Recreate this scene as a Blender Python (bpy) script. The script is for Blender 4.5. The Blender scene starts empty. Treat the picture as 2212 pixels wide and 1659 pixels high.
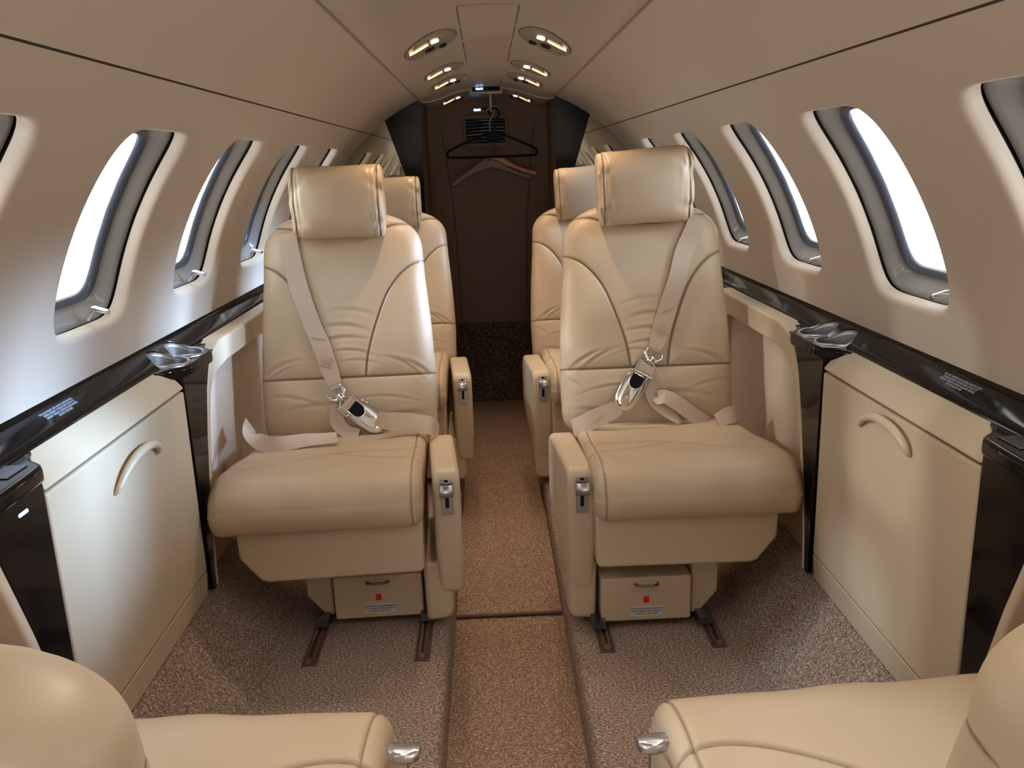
import bpy, bmesh, math, random
import numpy as np
from mathutils import Vector, Matrix, noise
random.seed(4)
PI = math.pi
scene = bpy.context.scene
COL = scene.collection

# ------------------------------------------------------------------ materials
MATS = {}
def mat(name, color, rough=.5, metal=0., coat=0., spec=.5, emit=None, es=0., alpha=None):
    m = bpy.data.materials.new(name); m.use_nodes = True
    b = m.node_tree.nodes['Principled BSDF']
    b.inputs['Base Color'].default_value = (*color, 1)
    b.inputs['Roughness'].default_value = rough
    b.inputs['Metallic'].default_value = metal
    b.inputs['Specular IOR Level'].default_value = spec
    b.inputs['Coat Weight'].default_value = coat
    b.inputs['Coat Roughness'].default_value = .12
    if emit:
        b.inputs['Emission Color'].default_value = (*emit, 1); b.inputs['Emission Strength'].default_value = es
    MATS[name] = m
    return m
def add_bump(m, scale, strength, dist=.002, detail=3, kind='noise', stretch=None, add=None):
    nt = m.node_tree; N = nt.nodes; L = nt.links
    b = N['Principled BSDF']
    tc = N.new('ShaderNodeTexCoord'); mp = N.new('ShaderNodeMapping')
    if stretch: mp.inputs['Scale'].default_value = stretch
    L.new(tc.outputs['Object'], mp.inputs['Vector'])
    if kind == 'noise':
        t = N.new('ShaderNodeTexNoise'); t.inputs['Scale'].default_value = scale; t.inputs['Detail'].default_value = detail; out = t.outputs['Fac']
    else:
        t = N.new('ShaderNodeTexVoronoi'); t.inputs['Scale'].default_value = scale; out = t.outputs['Distance']
    L.new(mp.outputs['Vector'], t.inputs['Vector'])
    bp = N.new('ShaderNodeBump'); bp.inputs['Strength'].default_value = strength; bp.inputs['Distance'].default_value = dist
    L.new(out, bp.inputs['Height'])
    prev = b.inputs['Normal'].links
    if prev: L.new(prev[0].from_socket, bp.inputs['Normal'])
    L.new(bp.outputs['Normal'], b.inputs['Normal'])
    return t, mp
def tint(m, scale, c1, c2, lo=.35, hi=.65, detail=4):
    nt = m.node_tree; N = nt.nodes; L = nt.links
    tc = N.new('ShaderNodeTexCoord'); t = N.new('ShaderNodeTexNoise'); t.inputs['Scale'].default_value = scale; t.inputs['Detail'].default_value = detail
    L.new(tc.outputs['Object'], t.inputs['Vector'])
    r = N.new('ShaderNodeValToRGB'); r.color_ramp.elements[0].position = lo; r.color_ramp.elements[1].position = hi
    r.color_ramp.elements[0].color = (*c1, 1); r.color_ramp.elements[1].color = (*c2, 1)
    L.new(t.outputs['Fac'], r.inputs['Fac']); L.new(r.outputs['Color'], N['Principled BSDF'].inputs['Base Color'])

panel = mat('panel_cream', (.60, .505, .405), .42, coat=0.0)
add_bump(panel, 900, .06, .0004)
ceilm = mat('ceiling_cream', (.50, .415, .325), .45)
creasem = mat('ceiling_joint', (.33, .24, .165), .7)
add_bump(ceilm, 900, .05, .0004)
lidm = mat('cabinet_cream', (.56, .46, .325), .36)
add_bump(lidm, 700, .05, .0004)
leather = mat('leather', (.53, .41, .275), .43, spec=.45)
tint(leather, 9, (.515, .395, .262), (.55, .43, .295))
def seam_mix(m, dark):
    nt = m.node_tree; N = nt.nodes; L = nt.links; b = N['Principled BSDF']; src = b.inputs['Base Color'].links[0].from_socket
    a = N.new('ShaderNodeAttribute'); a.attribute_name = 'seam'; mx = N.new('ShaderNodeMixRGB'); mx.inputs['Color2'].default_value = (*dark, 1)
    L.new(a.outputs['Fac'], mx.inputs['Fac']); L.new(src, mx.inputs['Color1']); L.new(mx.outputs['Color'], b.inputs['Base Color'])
seam_mix(leather, (.12, .082, .05))  # stitching colour with thread shadow painted into the seams
add_bump(leather, 420, .10, .0006, 4)
add_bump(leather, 16, .22, .004, 5, stretch=(.55, 1, 1.6))
armm = mat('moulded_cream', (.56, .445, .31), .42)
add_bump(armm, 600, .05, .0004)
seamd = mat('seam_shadow_line', (.10, .07, .05), .8)
blackm = mat('piano_black', (.005, .004, .004), .09, spec=.32)
rubber = mat('black_rubber', (.010, .010, .012), .6, spec=.2)
greyseal = mat('grey_window_gasket', (.055, .065, .085), .3)
liner = mat('window_liner', (.27, .26, .24), .16)
chrome = mat('chrome', (.85, .86, .88), .06, 1.)
steel = mat('satin_steel', (.46, .46, .47), .34, 1.)
add_bump(steel, 300, .06, .0004, stretch=(1, 1, .05))
darksteel = mat('dark_steel', (.20, .21, .23), .3, 1.)
railm = mat('track_metal', (.30, .26, .23), .32, .9)
webbing = mat('webbing', (.53, .415, .31), .62)
add_bump(webbing, 500, .25, .0006, 2)
stitch = mat('stitching', (.42, .31, .22), .8)
stitchw = mat('pale_stitching', (.72, .66, .56), .8)
clothm = mat('woven_side_cloth', (.54, .43, .33), .85)
# woven cloth : rows of small dark holes
def weave(m, sc, c1, c2):
    nt = m.node_tree; N = nt.nodes; L = nt.links
    tc = N.new('ShaderNodeTexCoord'); mp = N.new('ShaderNodeMapping'); mp.inputs['Rotation'].default_value = (.6, 0, 0)
    L.new(tc.outputs['Object'], mp.inputs['Vector'])
    v = N.new('ShaderNodeTexVoronoi'); v.inputs['Scale'].default_value = sc; v.inputs['Randomness'].default_value = .12
    L.new(mp.outputs['Vector'], v.inputs['Vector'])
    r = N.new('ShaderNodeValToRGB'); r.color_ramp.elements[0].position = .18; r.color_ramp.elements[1].position = .42
    r.color_ramp.elements[0].color = (*c2, 1); r.color_ramp.elements[1].color = (*c1, 1)
    L.new(v.outputs['Distance'], r.inputs['Fac']); L.new(r.outputs['Color'], N['Principled BSDF'].inputs['Base Color'])
    bp = N.new('ShaderNodeBump'); bp.inputs['Strength'].default_value = .5; bp.inputs['Distance'].default_value = .001
    L.new(v.outputs['Distance'], bp.inputs['Height']); L.new(bp.outputs['Normal'], N['Principled BSDF'].inputs['Normal'])
weave(clothm, 210, (.56, .45, .345), (.30, .225, .165))

def carpet_mat(name, base, spec, dark, sc=170, lo=.60):
    m = mat(name, base, .92, spec=.15); nt = m.node_tree; N = nt.nodes; L = nt.links
    tc = N.new('ShaderNodeTexCoord')
    mp = N.new('ShaderNodeMapping'); mp.inputs['Scale'].default_value = (.75, 1.25, 1)
    L.new(tc.outputs['Object'], mp.inputs['Vector'])
    n = N.new('ShaderNodeTexNoise'); n.inputs['Scale'].default_value = sc; n.inputs['Detail'].default_value = 2; n.inputs['Roughness'].default_value = .6
    L.new(mp.outputs['Vector'], n.inputs['Vector'])
    r = N.new('ShaderNodeValToRGB'); e = r.color_ramp.elements
    e[0].position = .36; e[0].color = (*dark, 1); e[1].position = .52; e[1].color = (*base, 1)
    x = e.new(lo); x.color = (*[b * 1.3 for b in base], 1); x = e.new(lo + .09); x.color = (*spec, 1)
    L.new(n.outputs['Fac'], r.inputs['Fac'])
    big = N.new('ShaderNodeTexNoise'); big.inputs['Scale'].default_value = 14; big.inputs['Detail'].default_value = 3
    L.new(tc.outputs['Object'], big.inputs['Vector'])
    mx = N.new('ShaderNodeMixRGB'); mx.blend_type = 'MULTIPLY'; mx.inputs['Fac'].default_value = .35
    L.new(r.outputs['Color'], mx.inputs['Color1']); L.new(big.outputs['Color'], mx.inputs['Color2'])
    g = N.new('ShaderNodeMixRGB'); g.blend_type = 'MULTIPLY'; g.inputs['Fac'].default_value = 1; g.inputs['Color2'].default_value = (1.12, 1.12, 1.12, 1)
    L.new(r.outputs['Color'], g.inputs['Color1'])
    L.new(g.outputs['Color'], N['Principled BSDF'].inputs['Base Color'])
    v = N.new('ShaderNodeTexVoronoi'); v.inputs['Scale'].default_value = sc * 1.1
    L.new(mp.outputs['Vector'], v.inputs['Vector'])
    bp = N.new('ShaderNodeBump'); bp.inputs['Strength'].default_value = .7; bp.inputs['Distance'].default_value = .0022
    ad = N.new('ShaderNodeMath'); ad.operation = 'SUBTRACT'; L.new(n.outputs['Fac'], ad.inputs[0]); L.new(v.outputs['Distance'], ad.inputs[1])
    L.new(ad.outputs[0], bp.inputs['Height']); L.new(bp.outputs['Normal'], N['Principled BSDF'].inputs['Normal'])
    return m
carpet = carpet_mat('loop_carpet', (.29, .213, .168), (.56, .45, .365), (.115, .082, .063), 250, .575)
aislecarpet = carpet_mat('aisle_carpet', (.29, .195, .14), (.56, .415, .31), (.155, .10, .07), 270, .575)
darkcarpet = carpet_mat('wall_carpet', (.12, .08, .055), (.30, .22, .16), (.035, .022, .016), 190, .6)
piping = mat('brown_piping', (.16, .06, .04), .5)
closetm = mat('closet_panel', (.20, .125, .075), .55)
add_bump(closetm, 500, .06, .0004)
mirror = mat('mirror_glass', (.50, .45, .36), .02, 1.)
woodm = mat('orange_wood', (.52, .20, .05), .35)
tint(woodm, 30, (.42, .15, .04), (.60, .25, .07))
darkwood = mat('dark_wood', (.13, .05, .025), .4)
plasticb = mat('black_plastic', (.004, .004, .004), .5, spec=.15)
whitep = mat('white_plastic', (.55, .52, .48), .5)
bezelm = mat('lamp_bezel', (.42, .36, .295), .22)
redm = mat('red_mark', (.65, .02, .01), .5)
labelw = mat('white_label', (.60, .60, .62), .5)
ink = mat('black_ink', (.02, .02, .02), .6)
inkw = mat('pale_print', (.50, .58, .70), .5, emit=None)
lens = mat('lit_lamp_lens', (1, .8, .5), .3, emit=(1.0, .72, .40), es=4.5)
strip = mat('reflector_light_streak', (1, .7, .45), .3, emit=(1.0, .60, .30), es=1.3)
led = mat('blue_led', (.2, .4, 1), .3, emit=(.15, .35, 1), es=12)
digit = mat('blue_digits', (.3, .5, 1), .3, emit=(.25, .50, 1), es=9)
screen = mat('dark_screen', (.004, .004, .006), .1)
# window glass
glass = bpy.data.materials.new('window_glass'); glass.use_nodes = True
nt = glass.node_tree; nt.nodes.clear()
o = nt.nodes.new('ShaderNodeOutputMaterial'); t = nt.nodes.new('ShaderNodeBsdfTransparent'); g = nt.nodes.new('ShaderNodeBsdfGlossy')
t.inputs['Color'].default_value = (.90, .95, 1, 1); g.inputs['Roughness'].default_value = .03
mx = nt.nodes.new('ShaderNodeMixShader'); mx.inputs[0].default_value = .07; nt.links.new(t.outputs[0], mx.inputs[1]); nt.links.new(g.outputs[0], mx.inputs[2]); nt.links.new(mx.outputs[0], o.inputs[0])

# ------------------------------------------------------------------ helpers
def obj(name, me, parent=None):
    o = bpy.data.objects.new(name, me); COL.objects.link(o)
    if parent is not None: o.parent = parent
    return o
def mesh(name, verts, faces, m, parent=None, smooth=True, idx=None, autos=None, seam=None):
    me = bpy.data.meshes.new(name)
    me.from_pydata([tuple(map(float, v)) for v in verts], [], faces)
    ms = m if isinstance(m, (list, tuple)) else [m]
    for q in ms: me.materials.append(q)
    if idx is not None: me.polygons.foreach_set('material_index', idx)
    if seam is not None:
        at = me.attributes.new('seam', 'FLOAT', 'POINT'); at.data.foreach_set('value', np.asarray(seam, dtype=np.float32))
    bm = bmesh.new(); bm.from_mesh(me); bmesh.ops.remove_doubles(bm, verts=bm.verts, dist=1e-6)
    bmesh.ops.recalc_face_normals(bm, faces=bm.faces); bm.to_mesh(me); bm.free()
    me.polygons.foreach_set('use_smooth', [smooth] * len(me.polygons))
    me.update()
    o = obj(name, me, parent)
    if autos is not None: set_sharp(me, autos)
    return o
def set_sharp(me, ang):
    bm = bmesh.new(); bm.from_mesh(me)
    for e in bm.edges:
        if len(e.link_faces) == 2 and e.calc_face_angle(0) > math.radians(ang): e.smooth = False
        if len(e.link_faces) == 1: e.smooth = False
    bm.to_mesh(me); bm.free()
def bevel(o, w, seg=3, ang=35):
    b = o.modifiers.new('bevel', 'BEVEL'); b.width = w; b.segments = seg; b.limit_method = 'ANGLE'; b.angle_limit = math.radians(ang)
    b.harden_normals = False
    w_ = o.modifiers.new('wn', 'WEIGHTED_NORMAL'); w_.keep_sharp = True
    return o
def prism(name, poly, lo, hi, m, parent=None, axes='xz', bev=0, seg=3, smooth=True):
    """poly: 2-D outline in the plane `axes`, extruded along the remaining axis from lo to hi"""
    n = len(poly)
    def P(a, b, c):
        d = {axes[0]: a, axes[1]: b}; rem = [k for k in 'xyz' if k not in axes][0]; d[rem] = c
        return (d['x'], d['y'], d['z'])
    v = [P(a, b, lo) for a, b in poly] + [P(a, b, hi) for a, b in poly]
    f = [tuple(range(n)), tuple(range(2 * n - 1, n - 1, -1))] + [(i, (i + 1) % n, n + (i + 1) % n, n + i) for i in range(n)]
    o = mesh(name, v, f, m, parent, smooth, autos=None if bev else 30)
    if bev: bevel(o, bev, seg)
    return o
def box(name, c, s, m, parent=None, bev=0, seg=3, rot=None):
    x, y, z = [k / 2 for k in s]
    v = [Vector((a * x, b * y, d * z)) for a in (-1, 1) for b in (-1, 1) for d in (-1, 1)]
    if rot is not None: v = [rot @ q for q in v]
    v = [q + Vector(c) for q in v]
    f = [(0, 1, 3, 2), (4, 6, 7, 5), (0, 4, 5, 1), (2, 3, 7, 6), (0, 2, 6, 4), (1, 5, 7, 3)]
    o = mesh(name, v, f, m, parent, True, autos=None if bev else 30)
    if bev: bevel(o, bev, seg)
    return o
def frames(pts, cyclic=False):
    pts = [Vector(p) for p in pts]; n = len(pts); T = []
    for i in range(n):
        a = pts[(i - 1) % n] if (cyclic or i > 0) else pts[i]; b = pts[(i + 1) % n] if (cyclic or i < n - 1) else pts[i]
        T.append((b - a).normalized())
    N = []; ref = Vector((0, 0, 1)) if abs(T[0].z) < .9 else Vector((1, 0, 0))
    u = (ref - T[0] * ref.dot(T[0])).normalized()
    for i in range(n):
        u = (u - T[i] * u.dot(T[i])).normalized(); N.append(u.copy())
    return pts, T, N
def tube_geo(pts, r, k=10, cyclic=False, flat=1.):
    pts, T, N = frames(pts, cyclic); n = len(pts); V = []; F = []
    for i, (p, t_, u) in enumerate(zip(pts, T, N)):
        w = t_.cross(u); rr = r[i] if isinstance(r, (list, tuple)) else r
        for j in range(k):
            a = 2 * PI * j / k; V.append(p + u * rr * math.cos(a) + w * rr * flat * math.sin(a))
    m_ = n if cyclic else n - 1
    for i in range(m_):
        for j in range(k):
            a, b = i * k + j, i * k + (j + 1) % k; c, d = ((i + 1) % n) * k + (j + 1) % k, ((i + 1) % n) * k + j
            F.append((a, b, c, d))
    if not cyclic: F.append(tuple(range(k - 1, -1, -1))); F.append(tuple((n - 1) * k + j for j in range(k)))
    return V, F
def tube(name, pts, r, m, parent=None, k=10, cyclic=False, flat=1.):
    V, F = tube_geo(pts, r, k, cyclic, flat); return mesh(name, V, F, m, parent, True, autos=60)
def join_geo(parts):
    V, F = [], []
    for v, f in parts:
        o_ = len(V); V += list(v); F += [tuple(i + o_ for i in q) for q in f]
    return V, F
def smooth_path(pts, n=8):
    """Catmull-Rom"""
    P = [np.array(p, float) for p in pts]; P = [2 * P[0] - P[1]] + P + [2 * P[-1] - P[-2]]; out = []
    for i in range(1, len(P) - 2):
        for k in range(n):
            t_ = k / n
            out.append(.5 * ((2 * P[i]) + (-P[i - 1] + P[i + 1]) * t_ + (2 * P[i - 1] - 5 * P[i] + 4 * P[i + 1] - P[i + 2]) * t_ ** 2 + (-P[i - 1] + 3 * P[i] - 3 * P[i + 1] + P[i + 2]) * t_ ** 3))
    out.append(P[-2]); return out
def ribbon(name, pts, nrm, width, m, parent=None, th=.0016, n=8, wpts=None):
    """flat strap through pts; nrm per point = face normal"""
    k = len(pts); path = smooth_path(pts, n); nn = smooth_path(nrm, n)
    W = [width] * len(path) if not isinstance(width, (list, tuple)) else [w[0] for w in smooth_path([(w, 0) for w in width], n)]
    V, F = [], []; L = len(path)
    for i in range(L):
        a = path[max(i - 1, 0)]; b = path[min(i + 1, L - 1)]; T = Vector(b - a).normalized(); N_ = Vector(nn[i]).normalized()
        S = T.cross(N_).normalized(); N_ = S.cross(T).normalized(); p = Vector(path[i]); w = W[i] / 2
        for q in ((-1, -1), (-.33, -1), (.33, -1), (1, -1), (1, 1), (.33, 1), (-.33, 1), (-1, 1)):
            V.append(p + S * q[0] * w + N_ * q[1] * th / 2)
    for i in range(L - 1):
        for j in range(8): F.append((i * 8 + j, i * 8 + (j + 1) % 8, (i + 1) * 8 + (j + 1) % 8, (i + 1) * 8 + j))
    F.append(tuple(range(8))); F.append(tuple((L - 1) * 8 + j for j in range(7, -1, -1)))
    return mesh(name, V, F, m, parent, True, autos=50)
def plate(name, outer, holes, lo, hi, m, parent=None, axes='xy', bev=0):
    bm = bmesh.new()
    def P(a, b, c):
        d = {axes[0]: a, axes[1]: b}; rem = [k for k in 'xyz' if k not in axes][0]; d[rem] = c
        return (d['x'], d['y'], d['z'])
    for lp in [outer] + holes:
        vs = [bm.verts.new(P(a, b, hi)) for a, b in lp]
        for i in range(len(vs)): bm.edges.new((vs[i], vs[(i + 1) % len(vs)]))
    bmesh.ops.triangle_fill(bm, use_beauty=True, use_dissolve=False, edges=bm.edges[:])
    r = bmesh.ops.extrude_face_region(bm, geom=bm.faces[:])
    vs = [g_ for g_ in r['geom'] if isinstance(g_, bmesh.types.BMVert)]
    rem = [k for k in 'xyz' if k not in axes][0]; off = Vector(P(0, 0, lo - hi))
    bmesh.ops.translate(bm, verts=vs, vec=off); bmesh.ops.recalc_face_normals(bm, faces=bm.faces)
    me = bpy.data.meshes.new(name); bm.to_mesh(me); bm.free(); me.materials.append(m)
    me.polygons.foreach_set('use_smooth', [True] * len(me.polygons)); set_sharp(me, 30)
    o = obj(name, me, parent)
    if bev: bevel(o, bev, 3)
    return o
def empty(name, loc=(0, 0, 0), rz=0, label=None, cat=None, group=None, kind=None):
    o = bpy.data.objects.new(name, None); COL.objects.link(o); o.location = loc; o.rotation_euler = (0, 0, rz); o.empty_display_size = .05
    return tag(o, label, cat, group, kind)
def tag(o, label=None, cat=None, group=None, kind=None):
    if label: o['label'] = label
    if cat: o['category'] = cat
    if group: o['group'] = group
    if kind: o['kind'] = kind
    return o
def copy_tree(o, parent=None):
    c = o.copy(); COL.objects.link(c); c.parent = parent
    for ch in list(o.children): copy_tree(ch, c)
    return c
def circle(cx, cy, rx, ry=None, n=40):
    ry = ry or rx; return [(cx + rx * math.cos(2 * PI * i / n), cy + ry * math.sin(2 * PI * i / n)) for i in range(n)]
def text_mesh(lines, size, m, parent, M4, name='lettering', align='CENTER', gap=1.3, wide=1.):
    """flat lettering, converted to a mesh; local plane x right, y up"""
    cu = bpy.data.curves.new('t', 'FONT'); cu.body = '\n'.join(lines); cu.size = size; cu.align_x = align; cu.align_y = 'CENTER'; cu.space_line = gap
    cu.offset = size * .012; cu.resolution_u = 2
    to = bpy.data.objects.new('t', cu); COL.objects.link(to)
    dg = bpy.context.evaluated_depsgraph_get(); me = bpy.data.meshes.new_from_object(to.evaluated_get(dg))
    bpy.data.objects.remove(to); me.name = name
    me.transform(Matrix.Diagonal((wide, 1, 1, 1))); me.transform(M4)
    me.materials.clear(); me.materials.append(m)
    return obj(name, me, parent)

# ------------------------------------------------------------------ camera
cam_d = bpy.data.cameras.new('camera'); cam = bpy.data.objects.new('camera', cam_d); COL.objects.link(cam)
yw, pt, ro = math.radians(1.293), math.radians(14.84), math.radians(-1.913)
fw = Vector((math.sin(yw) * math.cos(pt), math.cos(yw) * math.cos(pt), -math.sin(pt)))
rt = Vector((math.cos(yw), -math.sin(yw), 0)); up = rt.cross(fw)
r2 = rt * math.cos(ro) + up * math.sin(ro); u2 = -rt * math.sin(ro) + up * math.cos(ro)
R3 = Matrix((r2, u2, -fw)).transposed()
cam.matrix_world = Matrix.Translation((-.017, 0, 1.15)) @ R3.to_4x4()
cam_d.sensor_width = 36; cam_d.lens = 36 * 1790 / 2212; cam_d.clip_start = .02
scene.camera = cam

# ------------------------------------------------------------------ fuselage shell
R, ZC = .74, .72
Y0, Y1 = -1.30, 3.50          # cabin length seen / behind the camera
A_CR, A_SEAM, A_W = math.asin(.27 / R), math.asin(.477 / R), math.radians(62.2)
A_RAIL = math.radians(84.5)
WH, WW, WPITCH, WC0 = .186, .142, .5215, 1.445     # window half height (arc), half width, pitch
CENT = [WC0 + WPITCH * k for k in range(-4, 4)]
def cents(s): return [c - s * .016 for c in CENT]
def S_(s, arc, y, d=0.):      # arc length from top; d = outward
    a = arc / R; return (s * (R + d) * math.sin(a), y, ZC + (R + d) * math.cos(a))
sC = A_W * R
s_top, s_bot = A_SEAM * R + .004, A_RAIL * R
NL = 112
def sup(t_, n_):              # unit superellipse point
    c, s__ = math.cos(t_), math.sin(t_)
    return (math.copysign(abs(c) ** (2 / n_), c), math.copysign(abs(s__) ** (2 / n_), s__))
def rect_pt(t_, yl, yh, sl, sh, yc, sc_):
    c, s__ = math.cos(t_), math.sin(t_)
    k = 1e9
    if c > 1e-9: k = min(k, (yh - yc) / c)
    if c < -1e-9: k = min(k, (yl - yc) / c)
    if s__ > 1e-9: k = min(k, (sh - sc_) / s__)
    if s__ < -1e-9: k = min(k, (sl - sc_) / s__)
    return (yc + c * k, sc_ + s__ * k)
def wall_side(s, nm):
    V, F, I = [], [], []
    CC = cents(s); edges = [Y0] + [(CC[i] + CC[i + 1]) / 2 for i in range(len(CC) - 1)] + [Y1]
    for ci, yc in enumerate(CC):
        yl, yh = edges[ci], edges[ci + 1]
        # angles incl. exact corners
        ang = sorted([2 * PI * i / NL for i in range(NL)] + [math.atan2(a - sC, b - yc) % (2 * PI) for a in (s_top, s_bot) for b in (yl, yh)])
        loops = []
        base = len(V)
        def hole(t_, grow):
            p = sup(t_, 6.0); return (yc + p[0] * (WW + grow), sC + p[1] * (WH + grow))
        prof = [(.012, 0), (.008, .0006), (.004, .003), (.001, .007), (0, .014), (-.001, .024)]
        rects = [rect_pt(t_, yl, yh, s_top, s_bot, yc, sC) for t_ in ang]
        h0 = [hole(t_, prof[0][0]) for t_ in ang]
        # re-angle the superellipse so spokes do not twist
        def hole_r(t_, grow):
            best = None; lo, hi = t_ - .6, t_ + .6
            for _ in range(26):
                mid = (lo + hi) / 2; p = hole(mid, grow); a = math.atan2(p[1] - sC, p[0] - yc)
                df = (a - t_ + PI) % (2 * PI) - PI
                if df > 0: hi = mid
                else: lo = mid
            return hole((lo + hi) / 2, grow)
        h0 = [hole_r(t_, prof[0][0]) for t_ in ang]
        n = len(ang)
        for q in range(7):
            f_ = q / 6
            for (a, b), (c, d) in zip(rects, h0): V.append(S_(s, b * (1 - f_) + d * f_, a * (1 - f_) + c * f_))
        for gr, dp in prof[1:]:
            for t_ in ang:
                p = hole_r(t_, gr); V.append(S_(s, p[1], p[0], dp))
        L = 7 + len(prof) - 1
        for l in range(L - 1):
            for j in range(n):
                a, b = base + l * n + j, base + l * n + (j + 1) % n
                F.append((a, b, b + n, a + n)); I.append(0)
    # seam groove + upper headliner side
    def strip_(a0, a1, k, dep, mi):
        b = len(V)
        for i in range(k + 1):
            ar = a0 + (a1 - a0) * i / k
            dd = dep(i / k)
            for y in (Y0, Y1): V.append(S_(s, ar, y, dd))
        for i in range(k): F.append((b + 2 * i, b + 2 * i + 1, b + 2 * i + 3, b + 2 * i + 2)); I.append(mi)
    st = A_SEAM * R
    strip_(st - .0016, st + .004, 6, lambda t_: .004 * math.sin(PI * min(t_ / .6, 1)) if t_ < .6 else 0, 1)
    I[-2:] = [0, 0]
    strip_(A_CR * R, st - .0016, 10, lambda t_: 0, 0)
    o = mesh(nm, V, F, [panel, seamd], None, True, I, autos=50)
    return tag(o, 'curved cream cabin side wall with oval windows, %s side' % ('left' if s < 0 else 'right'), 'wall', kind='structure')
wall_side(-1, 'wall_left'); wall_side(1, 'wall_right')

# windows
def ring_geo(s, yc, specs, n=NL):
    """specs: (grow, depth) loops"""
    V, F = [], []
    for gr, dp in specs:
        for i in range(n):
            p = sup(2 * PI * i / n, 6.0); V.append(S_(s, sC + p[1] * (WH + gr), yc + p[0] * (WW + gr), dp))
    for l in range(len(specs) - 1):
        for j in range(n): a, b = l * n + j, l * n + (j + 1) % n; F.append((a, b, b + n, a + n))
    return V, F
wn = 0
for s in (-1, 1):
    for k, yc in enumerate(cents(s)):
        wn += 1
        side = 'left' if s < 0 else 'right'
        place = {3: 'seen end-on at the very edge of the photo', 4: 'nearest whole one', 5: 'second one back', 6: 'third one back', 7: 'farthest one before the rear bulkhead'}.get(k, 'beside or behind the viewer, out of the picture, number %d from the front' % (k + 1))
        w = empty('window_%d' % wn, S_(s, sC, yc), 0, 'tall rounded cabin window in the %s wall, %s' % (side, place), 'window', kind='structure')
        org = Vector(w.location)
        def rel(V): return [Vector(v) - org for v in V]
        V, F = ring_geo(s, yc, [(-.001, .023), (.009, .023), (.009, .032), (-.001, .032)]); mesh('shade_slot', rel(V), F, rubber, w, autos=40)
        V, F = ring_geo(s, yc, [(.001, .030), (-.005, .031), (-.011, .036), (-.019, .045), (-.025, .050), (-.029, .052)]); mesh('window_liner', rel(V), F, liner, w)
        V, F = ring_geo(s, yc, [(-.028, .053), (-.030, .050), (-.033, .051), (-.038, .054), (-.041, .058), (-.041, .063)]); mesh('gasket', rel(V), F, greyseal, w, autos=60)
        V, F = ring_geo(s, yc, [(-.039, .060), (-.08, .0605), (-.12, .061)]); nL = NL
        F.append(tuple(range(2 * nL, 3 * nL))); mesh('outer_pane', rel(V), F, glass, w)
        # shade handle : small metal post and peg at the lower sill
        ky = yc + (.02 if s < 0 else -.19 * 0 - .12)
        p0 = Vector(S_(s, sC + WH - .010, ky, .020)); p1 = Vector(S_(s, sC + WH - .034, ky, .008)); p2 = p1 + Vector((-s * .028, -.012 if s < 0 else -.006, -.006))
        V, F = join_geo([tube_geo([p0, p1], .003, 8), tube_geo([p1 + Vector((s * .006, 0, 0)), p1, p2 - (p2 - p1) * .12, p2], [.004, .0052, .0052, .003], 12)])
        mesh('shade_handle', rel(V), F, chrome, w, autos=50)

# ceiling centre panel
CX = [0, .03, .06, .09, .12, .145, .17, .195, .22, .235, .25, .262, .27]
CZ = [1.450, 1.4498, 1.448, 1.4435, 1.437, 1.429, 1.420, 1.4115, 1.405, 1.4023, 1.4015, 1.4045, 1.409]
def ceilz(x): return float(np.interp(abs(x), CX, CZ))
xs = [-x for x in CX[::-1]] + CX[1:]
V = [(x, y, ceilz(x)) for x in xs for y in (Y0, Y1 + .5)]
F = [(2 * i, 2 * i + 1, 2 * i + 3, 2 * i + 2) for i in range(len(xs) - 1)]
ceil = mesh('ceiling', V, F, ceilm, None); tag(ceil, 'cream ceiling panel running down the middle of the cabin', 'ceiling', kind='structure')
def ceil_seam(pts, w=.0022):
    V, F = [], []
    for i, (x, y) in enumerate(pts):
        a = Vector(pts[max(i - 1, 0)]); b = Vector(pts[min(i + 1, len(pts) - 1)]); d = (b - a).normalized(); nn = Vector((-d.y, d.x)) * w / 2
        for sg in (-1, 1): V.append((x + nn.x * sg, y + nn.y * sg, ceilz(x + nn.x * sg) - .0009))
    for i in range(len(pts) - 1): F.append((2 * i, 2 * i + 1, 2 * i + 3, 2 * i + 2))
    mesh('panel_seam', V, F, seamd, ceil, False)
def line(a, b, n=8): return [(a[0] + (b[0] - a[0]) * i / n, a[1] + (b[1] - a[1]) * i / n) for i in range(n + 1)]
for sx in (-1, 1):
    V = [(sx * (.266 + .005 * k), y, 1.4075 - .0022 * k) for y in (Y0, Y1) for k in (-1, 1)]
    mesh('ceiling_joint', V, [(0, 1, 3, 2)], creasem, ceil, False)
ceil_seam(line((-.060, 1.73), (.062, 1.73)))
for sx in (-1, 1):
    for a, b in ((1.735, 1.96), (1.985, 2.17), (2.21, 2.36), (2.40, 2.63)): ceil_seam(line((sx * .061, a), (sx * .061, b)))
ceil_seam(line((-.058, 2.20), (.060, 2.20))); ceil_seam(line((.053, 3.22), (.053, 3.36), 3)); ceil_seam(line((-.052, 3.21), (.053, 3.21)), .0012)
ceil_seam(line((-.03, 2.42), (.035, 2.42)), .001)

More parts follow.
